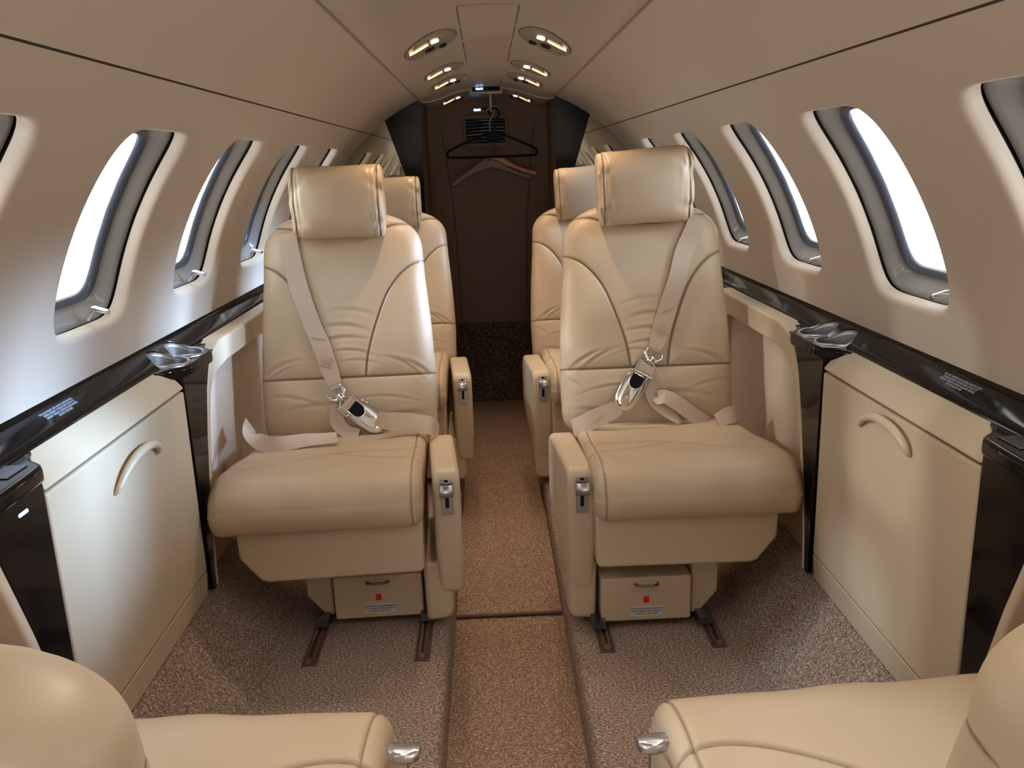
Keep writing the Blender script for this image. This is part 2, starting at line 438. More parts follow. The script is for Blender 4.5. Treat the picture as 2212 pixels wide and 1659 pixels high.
# ceiling reading lamps: oval bezel, lit lens, lit streak, two black air nozzles
def ceil_patch(cx, cy, a, b, rot, drop=.0015, n=28, rings=3, dome=0.):
    V, F = [], []
    c_, s_ = math.cos(rot), math.sin(rot)
    for r in range(rings, 0, -1):
        f = r / rings
        for i in range(n):
            t_ = 2 * PI * i / n; u, v = a * f * math.cos(t_), b * f * math.sin(t_); x, y = cx + u * c_ - v * s_, cy + u * s_ + v * c_
            V.append((x, y, ceilz(x) - drop - dome * (1 - f * f)))
    for r in range(rings - 1):
        for i in range(n): p, q = r * n + i, r * n + (i + 1) % n; F.append((p, q, q + n, p + n))
    F.append(tuple((rings - 1) * n + i for i in range(n)))
    V2 = []; m0 = len(V)
    for i in range(n):  # rim up into the ceiling
        x, y, z = V[i]; V2.append((x, y, z + drop + .002))
    V += V2
    for i in range(n): F.append((i, (i + 1) % n, m0 + (i + 1) % n, m0 + i))
    return V, F
LAMPS = [(.137, 2.11, .150, 1), (.133, 2.69, .120, 0), (.130, 3.03, .120, 1), (.136, 3.74, .100, 1)]
names = ['nearest', 'second', 'third', 'farthest, beyond the doorway']
recess = mat('lamp_recess', (.40, .34, .28), .2)
for s in (-1, 1):
    for li, (lx, ly, la, noz) in enumerate(LAMPS):
        L = empty('reading_lamp', (s * lx, ly, ceilz(lx) - .002), 0, 'oval recessed ceiling reading lamp with warm lit lens, %s on the %s' % (names[li], 'left' if s < 0 else 'right'), 'lamp', 'reading lamps along the ceiling panel')
        org = Vector(L.location)
        def part(nm, u, v, a, b, deg, dr, m, dome=0.):
            V, F = ceil_patch(s * (lx + u), ly + v, a, b, math.radians(deg) if s > 0 else PI - math.radians(deg), dr, dome=dome); return mesh(nm, [Vector(q) - org for q in V], F, m, L, autos=50)
        k = la / .16
        part('rim', 0, 0, la * 1.03, .060, 79, .0012, seamd)
        part('bezel', 0, 0, la, .058, 79, .003, bezelm, .004)
        part('reflector', .004, -.012, la * .70, .036, 79, .0068, recess)
        part('lens', -.015, -.065 * k, .012, .009, 80, .0095, lens)
        part('light_streak', .025, -.030 * k, .034, .0048, 45, .0095, strip)  # glowing streak put in for lamp light caught on the reflector
        if noz:
            part('air_nozzle', .002, .028 * k, .022, .011, 80, .0105, rubber)
            part('air_nozzle', -.029, .032 * k, .017, .009, 80, .0105, rubber)

# floor
prof = [(.138, -.02), (.138, .0), (.141, .0), (.141, .075), (.144, .090), (.152, .098), (.165, .100), (.525, .100), (.535, .102), (.542, .118), (.552, .134), (.572, .148), (.60, .175), (.635, .222), (.668, .262), (.76, .275)]
full = [(-x, z) for x, z in prof[::-1]] + prof
V = [(x, y, z) for x, z in full for y in np.linspace(Y0, Y1 + .02, 2)]
F = [(2 * i, 2 * i + 1, 2 * i + 3, 2 * i + 2) for i in range(len(full) - 1)]
NA = len(full) // 2 - 1
idx = [0] * len(F)
V2 = V
fl = mesh('floor', V, F, carpet, None, True, idx, autos=60); tag(fl, 'brown looped carpet floor stepped up beside the aisle', 'floor', kind='structure')
box('aisle_underlay', (0, (Y0 + 1.95) / 2, -.006), (.279, 1.95 - Y0, .014), aislecarpet, fl)
run = box('aisle_carpet_runner', (0, (1.955 + 4.0) / 2, .003), (.279, 4.0 - 1.955, .014), aislecarpet, None)
tag(run, 'brown carpet runner with piped front edge lying down the aisle', 'carpet runner')
tube('piped_edge', [(x, 1.952, .0075) for x in np.linspace(-.139, .139, 12)], .005, piping, run)

# seat tracks
def seat_track(x, label, y0, y1):
    t_ = empty('seat_track', (x, y0, .1), 0, label, 'seat track', 'seat rails in the carpet')
    prism('channel', [(-.017, .0), (-.015, .004), (.015, .004), (.017, .0)], 0, y1 - y0, piping, t_, 'xz')
    for sx in (-1, 1): prism('rail', [(sx * .003, .004), (sx * .003, .011), (sx * .008, .013), (sx * .011, .010), (sx * .011, .004)], .006, y1 - y0, railm, t_, 'xz')
    tube('end_stop', [(0, .004, .010), (0, .012, .010)], [.0065, .005], steel, t_, 12)
for x, l in ((-.447, 'metal seat rail under the left seat, nearer the window'), (-.199, 'metal seat rail under the left seat, nearer the aisle'), (.212, 'metal seat rail under the right seat, nearer the aisle'), (.461, 'metal seat rail under the right seat, nearer the window')):
    seat_track(x, l, 1.612, 2.2)

# ------------------------------------------------------------------ side ledge, cabinets, consoles
def sx_poly(poly, s): return [(s * a, b) for a, b in poly]
def lowerwall(s):
    o = prism('trim_%d' % (1 if s < 0 else 2), sx_poly([(.750, .812), (.738, .812), (.733, .809), (.728, .801), (.700, .784), (.691, .778), (.689, .772), (.700, .768), (.750, .768)], s), Y0, Y1, blackm, None, 'xz', .0015, 2)
    tag(o, 'glossy black ledge running below the windows on the %s' % ('left' if s < 0 else 'right'), 'trim', kind='structure')
    # placard print on the sloping face
    yc = 1.30 if s < 0 else 1.24
    xx = Vector((0, s * -1., 0)) if s > 0 else Vector((0, 1, 0))
    a, b = Vector((s * .700, 0, .784)), Vector((s * .728, 0, .801)); yy = (b - a).normalized()
    zz = xx.cross(yy).normalized(); c = (a + b) / 2 + Vector((0, yc, 0)) + zz * .0008
    M4 = Matrix((xx, yy, zz)).transposed().to_4x4(); M4.translation = c
    text_mesh(['FOR TAXI, TAKEOFF, AND LANDING, RAISE SEAT BACK,', 'EXTEND HEADREST, POSITION SEAT IN FRONT OF', 'AIRCRAFT WINDOW, FASTEN SHOULDER HARNESS.', 'LIFE VEST IN SEAT BASE'], .0058, inkw, o, M4, 'placard_print', gap=.95, wide=.72)
    w = prism('lower_wall_panel', sx_poly([(.705, .25), (.700, .775), (.76, .775), (.76, .25)], s), Y0, Y1, panel, o, 'xz')
    w['label'] = 'cream lower wall panel'
for s in (-1, 1): lowerwall(s)
def cut_cups():
    """open the ledge where the cup wells sit"""
    for s in (-1, 1):
        dy = .02 if s < 0 else -.025; parts_ = []
        for q in (1, -1):
            for cy in ((1.765, 1.672) if q > 0 else (1.787,)):
                pts = circle(s * .690, 1.37 + dy + (cy - 1.37) * q, .0385, .0402, 32); n = 32
                parts_.append(([(x, y, z) for z in (.70, .86) for x, y in pts], [tuple(range(n - 1, -1, -1)), tuple(range(n, 2 * n))] + [(i, (i + 1) % n, n + (i + 1) % n, n + i) for i in range(n)]))
        V, F = join_geo(parts_); cut = mesh('cut', V, F, blackm, None, False)
        tr = bpy.data.objects['trim_%d' % (1 if s < 0 else 2)]
        for o in [tr] + [c for c in tr.children if c.name.startswith('lower_wall')]:
            for md in list(o.modifiers): o.modifiers.remove(md)
            md = o.modifiers.new('b', 'BOOLEAN'); md.operation = 'DIFFERENCE'; md.object = cut; md.solver = 'EXACT'
            dg = bpy.context.evaluated_depsgraph_get(); me = bpy.data.meshes.new_from_object(o.evaluated_get(dg)); o.modifiers.remove(md); o.data = me
            set_sharp(me, 40)
            if o is tr: bevel(o, .0012, 2, 40)
        bpy.data.objects.remove(cut)
cut_cups()

def sidewall(s):
    side = 'left' if s < 0 else 'right'
    dy = .02 if s < 0 else -.025
    MID = 1.37 + dy
    # storage cabinet
    y0, y1 = MID - .288, MID + .266
    cb = empty('storage_cabinet', (s * .66, MID, .26), 0, 'cream storage cabinet with curved pull built into the %s side wall' % side, 'cabinet')
    def rp(poly): return [(s * (a - .66), b - .26) for a, b in poly]
    prism('lid', rp([(.696, .778), (.686, .770), (.672, .757), (.660, .744), (.652, .734), (.650, .7285), (.705, .7285), (.705, .778)]), y0 - MID + .002, y1 - MID - .002, lidm, cb, 'xz', .004)
    prism('door', rp([(.6505, .724), (.653, .322), (.672, .322), (.672, .724)]), y0 - MID + .002, y1 - MID - .002, lidm, cb, 'xz', .005)
    prism('kick_panel', rp([(.654, .319), (.660, .262), (.680, .262), (.680, .319)]), y0 - MID + .001, y1 - MID - .001, lidm, cb, 'xz', .002)
    prism('carcass', rp([(.671, .262), (.671, .735), (.704, .735), (.704, .262)]), y0 - MID, y1 - MID, rubber, cb, 'xz')
    # handle : crescent pull
    H = [(-.092, .655), (-.085, .664), (-.062, .680), (-.030, .692), (.002, .697), (.035, .696), (.062, .690), (.082, .680), (.090, .668), (.088, .662)]
    if s > 0: hy = lambda v: -v - .012
    else: hy = lambda v: v + .0
    path = smooth_path([(0, hy(a), b - .26) for a, b in H], 4); n = len(path)
    pts = []; rr = []
    for i, p in enumerate(path):
        t_ = i / (n - 1); out = .013 * math.sin(PI * t_) ** .6
        pts.append((s * (-.0085 - out), p[1] * (1 if s > 0 else 1), p[2] - (.008 if s < 0 else 0) + (.012 if s > 0 else -.004))); rr.append(.0025 + .0055 * math.sin(PI * t_) ** .8)
    tube('handle', pts, rr, lidm, [c for c in cb.children if c.name.startswith('door')][0], 12)
    # consoles, one on each side of the cabinet
    for q, which in ((1, 'beside the seat facing the viewer'), (-1, 'in the foreground')):
        sh_ = 0 if q > 0 else .022
        def Y(v): return (v - 1.37 + sh_) * q          # relative to MID, mirrored for the forward unit
        co = empty('drink_console', (s * .68, MID + q * .33, .26), 0, 'glossy black drink console on the %s, %s' % (side, which), 'console')
        def pr(a, b, z): return (s * a - s * .68, Y(b) - q * .33, z - .26)
        fas = [(1.638, .760), (1.638, .724), (1.642, .50), (1.650, .265), (1.672, .265), (1.690, .42), (1.735, .60), (1.765, .69), (1.80, .745), (1.835, .765), (1.835, .768)]
        prism('fascia', [(Y(a) - q * .33, b - .26) for a, b in fas], s * (.650 - .68), s * (.661 - .68), blackm, co, 'yz', .003)
        top = [(.637, 1.655), (.635, 1.70), (.635, 1.78), (.640, 1.800), (.652, 1.820), (.668, 1.835), (.674, 1.862), (.735, 1.862), (.735, 1.50), (.703, 1.50), (.694, 1.555), (.682, 1.600), (.664, 1.625), (.647, 1.638)]
        holes = [circle(.690, 1.765, .0375, .039, 36), circle(.690, 1.672, .0375, .039, 36)][:2 if q > 0 else 1]
        plate('console_top', [(s * (a - .68), Y(b) - q * .33) for a, b in top], [[(s * (a - .68), Y(b) - q * .33) for a, b in h] for h in holes], .748 - .26, .7735 - .26, blackm, co, 'xy', .0085)
        for cy in ((1.765, 1.672) if q > 0 else (1.765,)):
            n = 40; V, F = [], []
            for (rr_, z_) in ((.0368, .7725), (.0375, .779), (.042, .781), (.0455, .7785), (.0462, .7735)):
                for i in range(n):
                    t_ = 2 * PI * i / n; a = .690 + rr_ * math.cos(t_); dz = -.006 * max(0, (.690 - a) / .046 - .25) ** 1.5
                    V.append(pr(a, cy + rr_ * 1.04 * math.sin(t_), z_ + dz + max(0, a - .690) * .45))
            for l in range(4):
                for j in range(n): a, b = l * n + j, l * n + (j + 1) % n; F.append((a, b, b + n, a + n))
            ring = mesh('cup_ring', V, F, steel, co, True)
            V, F = [], []
            for (rr_, z_) in ((.0372, .778), (.0365, .760), (.0355, .745)):
                for i in range(n):
                    t_ = 2 * PI * i / n; a = .690 + rr_ * math.cos(t_); dz = -.006 * max(0, (.690 - a) / .046 - .25) ** 1.5 * (1 if z_ > .77 else 0)
                    V.append(pr(a, cy + rr_ * 1.04 * math.sin(t_), z_ + dz + (max(0, a - .690) * .45 if z_ > .77 else 0)))
            for l in range(2):
                for j in range(n): a, b = l * n + j, l * n + (j + 1) % n; F.append((a, b, b + n, a + n))
            F.append(tuple(2 * n + j for j in range(n)))
            mesh('cup_well', V, F, steel, ring, True, autos=50)
        if q < 0:
            box('card_slot', pr(.672, 1.678, .7745), (.030, .050, .002), darksteel, co, .0008)
        if q < 0 and s < 0:
            box('indicator_light', pr(.6505, 1.695, .722), (.004, .022, .005), led, co, .0015, 2)
        e0, e1 = sorted((MID + Y(1.862), MID + Y(2.52)))
        le = box('ledge_extension', (s * .7055, (e0 + e1) / 2, .7645), (.059, e1 - e0, .018), blackm, bpy.data.objects['trim_%d' % (1 if s < 0 else 2)], .003)
        # armrest surround with cloth panel
        nf = empty('side_armrest', (s * .68, MID + q * .73, .26), 0, 'cream armrest frame around woven cloth on the %s wall, %s' % (side, 'beside the front row armchair' if q > 0 else 'in the foreground'), 'armrest')
        outer = [(1.664, .262), (1.672, .34), (1.692, .45), (1.722, .56), (1.745, .63), (1.765, .69), (1.785, .728), (1.82, .762), (1.90, .779), (2.44, .779), (2.50, .74), (2.52, .26)]
        inner = [(1.680, .262), (1.690, .34), (1.712, .45), (1.742, .56), (1.765, .63), (1.785, .675), (1.81, .700), (1.85, .715), (1.93, .722), (2.30, .722), (2.40, .70), (2.47, .26)]
        Yn = lambda v: Y(v) - q * .73
        n = len(outer); V, F = [], []
        for a, b in outer: V.append((s * (.648 - .68), Yn(a), b - .26))
        for a, b in inner: V.append((s * (.648 - .68), Yn(a), b - .26))
        for a, b in inner: V.append((s * (.695 - .68), Yn(a), b - .26))
        for a, b in outer: V.append((s * (.700 - .68), Yn(a), b - .26))
        for l in range(3):
            for j in range(n - 1): F.append((l * n + j, l * n + j + 1, (l + 1) * n + j + 1, (l + 1) * n + j))
        for j in range(n - 1): F.append((3 * n + j, 3 * n + j + 1, j + 1, j))
        F.append((0, n, 2 * n, 3 * n)); F.append((n - 1, 2 * n - 1, 3 * n - 1, 4 * n - 1))
        fr = mesh('frame', V, F, armm, nf, True); bevel(fr, .013, 5, 30)
        prism('cloth_panel', [(Yn(a) , b - .26) for a, b in inner], s * (.686 - .68), s * (.702 - .68), clothm, nf, 'yz')
for s in (-1, 1): sidewall(s)

# second-row armrest surrounds
for s in (-1, 1):
    src = [o for o in COL.objects if o.name.startswith('side_armrest') and o.location.x * s > 0 and o.location.y > 1][0]
    c = copy_tree(src); c.location.y += .88
    c['label'] = 'padded cream armrest frame on the %s wall beside the rear row armchair' % ('left' if s < 0 else 'right')

# ------------------------------------------------------------------ seats
def seg_dist(P, poly):
    D = np.full(len(P), 1e9)
    for a, b in zip(poly[:-1], poly[1:]):
        a, b = np.array(a), np.array(b); ab = b - a; t_ = np.clip(((P - a) @ ab) / (ab @ ab), 0, 1)
        D = np.minimum(D, np.hypot(*(P - (a + t_[:, None] * ab)).T))
    return D
def backrest_mesh(name, s, L, seed, parent, wr=1., rear=False):
    """local: x across (outboard = +), y depth (front negative), z up along the back"""
    sc = L / .600
    zl = np.concatenate([np.array([0, .0015, .005, .012, .022]) , np.linspace(.03, L - .03, int(400 * L)), L - np.array([.022, .012, .006, .002, 0])])
    zn = zl / sc
    def hw(w):
        b = np.interp(w, [0, .05, .16, .30, .42, .60], [.216, .224, .226, .219, .209, .200])
        top = np.clip((w - .490) / (.600 - .490), 0, 1); cap = (1 - top ** 2.6) ** (1 / 2.2)
        bt = np.clip((.035 - w) / .035, 0, 1); bc = 1 - .10 * bt ** 2
        return np.maximum(b * cap * bc, .012)
    H = hw(zn); T = .5 + 0 * zn
    th = .112 * np.clip(1 - ((zn - .30) / .3005) ** 8, 0, 1) ** .4 * (.86 + .14 * np.cos((zn - .1) * 3))
    th = np.maximum(th, .004)
    nf, nb = 211, (141 if rear else 31)
    V = []; FR = []
    side = np.concatenate([np.sin(np.linspace(-1, 1, nf) * PI / 2 * .985) / math.sin(PI / 2 * .985) * .35 + np.linspace(-1, 1, nf) * .65])
    for zi, w in enumerate(zl):
        for u in side:                                     # front surface
            e = abs(u); edge = (1 - e ** 7.0) ** (1 / 2.4)
            V.append([u * H[zi], -th[zi] * .5 * edge, w]); FR.append(1)
        for j in range(1, nb - 1):                         # back surface
            u = 1 - 2 * j / (nb - 1); e = abs(u); edge = (1 - e ** 6.0) ** (1 / 2.2)
            V.append([u * H[zi], th[zi] * .5 * edge, w]); FR.append(0)
    V = np.array(V); FR = np.array(FR); n = nf + nb - 2
    P = V[:, [0, 2]] / np.array([1, sc])
    sA = smooth_path([(.226, .470), (.200, .458), (.165, .440), (.135, .412), (.108, .372), (.086, .320), (.066, .262), (.054, .215), (.047, .166)], 5)
    seams = [[tuple(q) for q in sA], [(-q[0], q[1]) for q in sA], [(-.24, .165), (.24, .165)], [tuple(q) for q in smooth_path([(-.24, .520), (-.19, .553), (-.14, .553), (-.10, .543), (0, .535), (.10, .543), (.14, .553), (.19, .553), (.24, .520)], 4)]]
    if rear: seams = seams[:3]
    D = np.full(len(P), 1e9)
    for q in seams: D = np.minimum(D, seg_dist(P, q))
    edge = np.clip(1 - (np.abs(V[:, 0]) / (np.interp(V[:, 2], zl, H) + 1e-6)) ** 8, 0, 1)
    puff = .0075 * (1 - np.exp(-D / .022)) - .0035 * np.exp(-(D / .0030) ** 2)
    # wrinkles radiating from the low seam and the centre
    wv = np.zeros(len(P)); rs = np.random.RandomState(seed)
    for (cx_, cz_, ax, az, amp, tl) in [(-.18, .185, .05, .006, .0030, .55), (-.15, .19, .045, .005, .0026, .6), (.17, .19, .05, .006, .0028, -.5), (.19, .18, .04, .005, .0024, -.6), (-.20, .135, .03, .006, .002, -.5), (.16, .12, .07, .006, .0016, .15), (0, .30, .05, .007, .0022, .05), (.01, .265, .06, .006, .0026, -.08), (-.01, .335, .05, .007, .0015, .12), (0, .235, .05, .005, .0020, .03), (-.02, .205, .05, .005, .0014, .02), (.05, .10, .10, .008, .0020, .05), (-.12, .06, .08, .007, .0016, -.2), (-.10, .115, .09, .005, .0014, .1)]:
        cx_ = cx_ + rs.uniform(-.012, .012); cz_ += rs.uniform(-.006, .006)
        dx, dz = P[:, 0] - cx_, P[:, 1] - cz_; c_, s_ = math.cos(tl), math.sin(tl); az *= .8; u = dx * c_ + dz * s_; v = -dx * s_ + dz * c_ + .15 * u * u / ax
        wv += .85 * amp * wr * np.exp(-(u / ax) ** 2) * (np.exp(-(v / az) ** 2) - .7 * np.exp(-((v - az * 1.9) / (az * 1.3)) ** 2))
    V[:, 1] -= FR * edge * (puff - wv)
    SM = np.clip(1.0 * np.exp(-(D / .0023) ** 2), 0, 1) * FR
    if rear:
        q = [tuple(k) for k in smooth_path([(-.155, -.02), (-.158, .20), (-.150, .38), (-.115, .50), (-.05, .545), (0, .55), (.05, .545), (.115, .50), (.150, .38), (.158, .20), (.155, -.02)], 6)]
        Db = seg_dist(P, q); SM = np.maximum(SM, np.exp(-(Db / .0022) ** 2) * (1 - FR)); V[:, 1] += (1 - FR) * (.006 * (1 - np.exp(-Db / .02)) - .003 * np.exp(-(Db / .003) ** 2))
    V[:, 0] *= s
    F = []
    for l in range(len(zl) - 1):
        for j in range(n): a, b = l * n + j, l * n + (j + 1) % n; F.append((a, b, b + n, a + n))
    F.append(tuple(range(n))); F.append(tuple((len(zl) - 1) * n + j for j in range(n)))
    V[:, 1] += .050                                         # front plane near y = 0
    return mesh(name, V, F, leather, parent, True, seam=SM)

def pillow_mesh(name, c, size, s, parent, seed=0, tilt=0., roll=0.):
    w, d, h = size; nu, nv = 120, 110; V, F = [], []
    SM = []
    def sg(v, p): return math.copysign(abs(v) ** p, v)
    rs = random.Random(seed); ox = rs.uniform(0, 50)
    Mx = Matrix.Rotation(tilt, 4, 'X') @ Matrix.Rotation(roll, 4, 'Y')
    for i in range(nv + 1):
        ph = -PI / 2 + PI * i / nv
        for j in range(nu):
            la = 2 * PI * j / nu
            # long axis = x ; superellipsoid, squarish in front view and sides
            cx_ = sg(math.sin(ph), .20); rx = abs(math.cos(ph)) ** .20
            yy = sg(math.cos(la), .62) * rx; zz = sg(math.sin(la), .42) * rx
            x = cx_ * w / 2; y = yy * d / 2 * (1 - .30 * abs(cx_) ** 3) * (1 - .25 * zz * zz); z = zz * h / 2 * (1 + .05 * abs(cx_) ** 3)
            # pinches at the corners and soft folds on the ends
            e = max(0, abs(cx_) - .55) / .45
            f = noise.noise(Vector((x * 26 + ox, y * 12, z * 34))) * .010 * e ** 1.2 + noise.noise(Vector((x * 9 + ox, y * 9, z * 9))) * .005
            rd = noise.noise(Vector((x * 60 + ox, y * 10, z * 16 + x * 40))); f -= .0065 * max(0, .25 - abs(rd)) / .25 * e ** 2
            k = math.hypot(x / w, z / h)
            fold = -.005 * e * math.exp(-((z / h - .28 + .5 * (abs(cx_) - .7)) / .05) ** 2) - .004 * e * math.exp(-((z / h + .30) / .05) ** 2)
            fold -= .0035 * math.exp(-((abs(x) - (w / 2 - .014)) / .0022) ** 2)
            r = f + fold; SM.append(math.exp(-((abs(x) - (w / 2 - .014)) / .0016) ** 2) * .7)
            nn = Vector((0, yy, zz)); nn = nn.normalized() if nn.length > 1e-4 else Vector((0, 0, 0))
            p = Vector((x, y, z)) + nn * r
            p = Mx @ p
            V.append((s * p.x + s * c[0], p.y + c[1], p.z + c[2]))
    for i in range(nv):
        for j in range(nu): a, b = i * nu + j, i * nu + (j + 1) % nu; F.append((a, b, b + nu, a + nu))
    F.append(tuple(range(nu))); F.append(tuple(nv * nu + j for j in range(nu)))
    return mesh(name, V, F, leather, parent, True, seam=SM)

def cushion_mesh(name, s, parent, front_w=.272, fg=False):
    """x outboard, y back, z up (floor level = 0)"""
    prof = smooth_path([(.085, .292), (.03, .293), (.006, .300), (-.006, .322), (-.008, .350), (.004, .378), (.028, .398), (.065, .409), (.12, .411), (.20, .406), (.30, .399), (.38, .396), (.42, .393), (.435, .380), (.436, .340), (.42, .298), (.38, .292), (.20, .292)], 22)
    prof = np.array(prof); n = len(prof); cxy = np.array([.19, .345])
    xi = -.196
    N = 150; V, F = [], []
    us = np.sin(np.linspace(-1, 1, N) * PI / 2) * .42 + np.linspace(-1, 1, N) * .58
    us = (us + 1) / 2
    for k, u in enumerate(us):
        e = min(u, 1 - u); wx = .46; dd = e * wx; r = .028
        ins = 0. if dd > r else r - math.sqrt(max(0, r * r - (r - dd) ** 2))
        for (y, z) in prof:
            dy, dz = y - cxy[0], z - cxy[1]
            y2 = y - math.copysign(min(abs(dy), ins * .85), dy); z2 = z - math.copysign(min(abs(dz) , ins * .9), dz)
            xo = np.interp(y, [0, .05, .12, .22, .34, .42], [front_w, front_w, .255, .236, .226, .222])
            x = xi + (xo - xi) * u
            V.append([x, y2, z2])
    V = np.array(V)
    P = V[:, [0, 1]]; topm = V[:, 2] > .36
    seams = [[tuple(q) for q in smooth_path([(-.195, .135), (-.14, .150), (-.08, .175), (-.02, .205), (.012, .228), (-.02, .240), (-.08, .232), (-.14, .232), (-.19, .250)], 5)],
             [tuple(q) for q in smooth_path([(.012, .228), (.06, .195), (.12, .160), (.18, .135), (.24, .120)], 5)]]
    if fg: seams = [[tuple(q) for q in smooth_path([(-.195, .135), (-.14, .125), (-.08, .135), (-.02, .165), (.04, .215), (.09, .28), (.12, .36)], 8)]]
    D = np.full(len(P), 1e9)
    for q in seams: D = np.minimum(D, seg_dist(P, q))
    V[:, 2] -= topm * (.0042 * np.exp(-(D / .003) ** 2) - .0035 * (1 - np.exp(-D / .03)))
    # piping groove around inner end panel
    dxi = np.abs(V[:, 0] - (xi + .022)); V[:, 2] -= topm * .003 * np.exp(-(dxi / .0028) ** 2)
    fm = V[:, 1] < .03; V[:, 1] += fm * .003 * np.exp(-(dxi / .0028) ** 2)
    for i in range(len(V)):                                  # soft sag and puckers
        x, y, z = V[i]
        V[i][2] += .0035 * noise.noise(Vector((x * 9, y * 9, 3))) * topm[i]
        V[i][1] += .0030 * noise.noise(Vector((x * 14, z * 16, 8))) * (1 if y < .05 else 0) 
        V[i][2] += topm[i] * -.006 * math.exp(-(x / .14) ** 2 - ((y - .25) / .1) ** 2)
    V[:, 0] *= s
    for k in range(N - 1):
        for j in range(n): a, b = k * n + j, k * n + (j + 1) % n; F.append((a, b, b + n, a + n))
    F.append(tuple(range(n))); F.append(tuple((N - 1) * n + j for j in range(n)))
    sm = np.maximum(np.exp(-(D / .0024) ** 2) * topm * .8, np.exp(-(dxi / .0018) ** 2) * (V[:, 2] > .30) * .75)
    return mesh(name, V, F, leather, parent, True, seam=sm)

def armrest(s, parent, cx_=-.228, yf=.065):
    pr_ = [(.000, .330), (.004, .372), (.018, .394), (.040, .401), (.30, .392), (.325, .380), (.335, .355), (.335, .22), (.10, .095), (.045, .088), (.020, .100), (.006, .21)]
    ang = math.radians(3.0)
    w = .031
    n = len(pr_); V = []
    for e in (-1, 1):
        for y, z in pr_:
            taper = 1 - .18 * max(0, (.20 - z) / .12) ; x = cx_ * s + e * w * taper
            x2 = x - math.sin(ang) * (y - .15)
            V.append((x2, y + yf, z - .006))
    F = [tuple(range(n)), tuple(range(2 * n - 1, n - 1, -1))] + [(i, (i + 1) % n, n + (i + 1) % n, n + i) for i in range(n)]
    a = mesh('armrest', V, F, armm, parent, True); bevel(a, .012, 4, 40)
    return a
def lever_parts(s, a):
    ox = (-.240 if s < 0 else -.226) * s - math.sin(math.radians(3)) * (-.15); yf = .065
    def b(nm, c, sz, m, par, bev): return box(nm, (ox + c[0], yf + c[1], c[2]), sz, m, par, bev, 2)
    pl = plate('lever_plate', [(ox + x, z) for x, z in [(-.0135, .296), (.0135, .296), (.0135, .382), (-.0135, .382)]], [[(ox + x, z) for x, z in [(-.004, .312), (.004, .312), (.004, .352), (-.004, .352)]]], yf - .0015, yf + .0022, steel, a, 'xz', .0006)
    b('slot', (0, .0002, .331), (.011, .0022, .045), rubber, pl, 0)
    box('keyhole', (ox, yf - .0017, .377), (.008, .002, .006), rubber, pl)
    # thumb lever: saddle shaped
    V, F = [], []; nx, nz = 13, 13
    for i in range(nx):
        for j in range(nz):
            x = -.0155 + .031 * i / (nx - 1); z = .347 + .024 * j / (nz - 1); u = i / (nx - 1) * 2 - 1; v = j / (nz - 1)
            V.append((ox + x, yf - .004 - .015 * math.sin(PI * min(1, v * .55 + .25)) + .004 * (1 - u * u) * v, z - .003 * (1 - u * u) * v))
    for i in range(nx - 1):
        for j in range(nz - 1): p = i * nz + j; F.append((p, p + 1, p + nz + 1, p + nz))
    lv = mesh('lever', V, F, steel, pl, True); so = lv.modifiers.new('s', 'SOLIDIFY'); so.thickness = .005; so.offset = 1; bevel(lv, .0012, 2, 50)

def base_parts(s, root, yd=.10):
    ap = prism('seat_skirt', [(s * a, b) for a, b in [(-.190, .185), (-.186, .176), (.155, .172), (.170, .178), (.212, .232), (.214, .30), (-.192, .30)]], .030, .36, armm, root, 'xz', .008)
    dr = empty_part = box('life_vest_drawer', (s * -.073, yd + .09, .075), (.208, .18, .11), armm, root, .005)
    V, F = tube_geo([(s * -.073 - .026, yd, .115), (s * -.073 - .024, yd - .010, .116), (s * -.073 - .012, yd - .015, .1165), (s * -.073 + .012, yd - .015, .1165), (s * -.073 + .024, yd - .010, .116), (s * -.073 + .026, yd, .115)], .0026, 8)
    mesh('pull_handle', V, F, darksteel, dr, True)
    x0 = s * -.073
    prism('red_mark', [(x0 - .006, .066), (x0 + .006, .066), (x0 + .007, .072), (x0 + .0055, .085), (x0 + .002, .082), (x0 - .002, .082), (x0 - .0055, .085), (x0 - .007, .072)], yd - .0006, yd + .001, redm, dr, 'xz')
    cx_ = x0 + .002; 
    lb = box('instruction_label', (cx_, yd - .0002, .045), (.073, .001, .0245), labelw, dr)
    M4 = Matrix(((1, 0, 0, cx_), (0, 0, -1, yd - .0012), (0, 1, 0, .045), (0, 0, 0, 1)))
    text_mesh(['FASTEN SHOULDER HARNESS FOR', 'TAXI, TAKEOFF, AND LANDING.', 'LIFE VEST IN SEAT BASE.'], .0056, ink, lb, M4, 'lettering', gap=1.15, wide=.86)
    prism('base_housing', [(s * a, b) for a, b in [(.036, .17), (.098, .17), (.098, .075), (.055, .022), (.036, .022)]], yd + .02, yd + .30, armm, root, 'xz', .006)
    prism('base_housing', [(s * a, b) for a, b in [(-.183, .17), (-.250, .17), (-.250, .045), (-.240, .022), (-.186, .018)]], yd - .03 if yd > .08 else yd + .02, yd + .26, armm, root, 'xz', .012, 4)
    box('track_foot', (s * .06, yd + .15, .0235), (.03, .34, .018), darksteel, root); box('track_foot', (s * -.185, yd + .15, .0235), (.03, .34, .018), darksteel, root)

LEAN = math.radians(-14)
def make_seat(s, loc, rz, label, seed, yd=.10, L=.600, fg=False, cat='seat', group=None, front_w=.272):
    root = empty('leather_armchair', loc, rz, label, 'armchair', group)
    cushion_mesh('seat_cushion', s, root, front_w)
    b = backrest_mesh('backrest', s, L, seed, root); b.location = (0, .385, .375); b.rotation_euler = (LEAN, 0, 0)
    a = armrest(s, root, -.240 if s < 0 else -.226)
    if not fg: lever_parts(s, a)
    base_parts(s, root, yd)
    return root, b, a

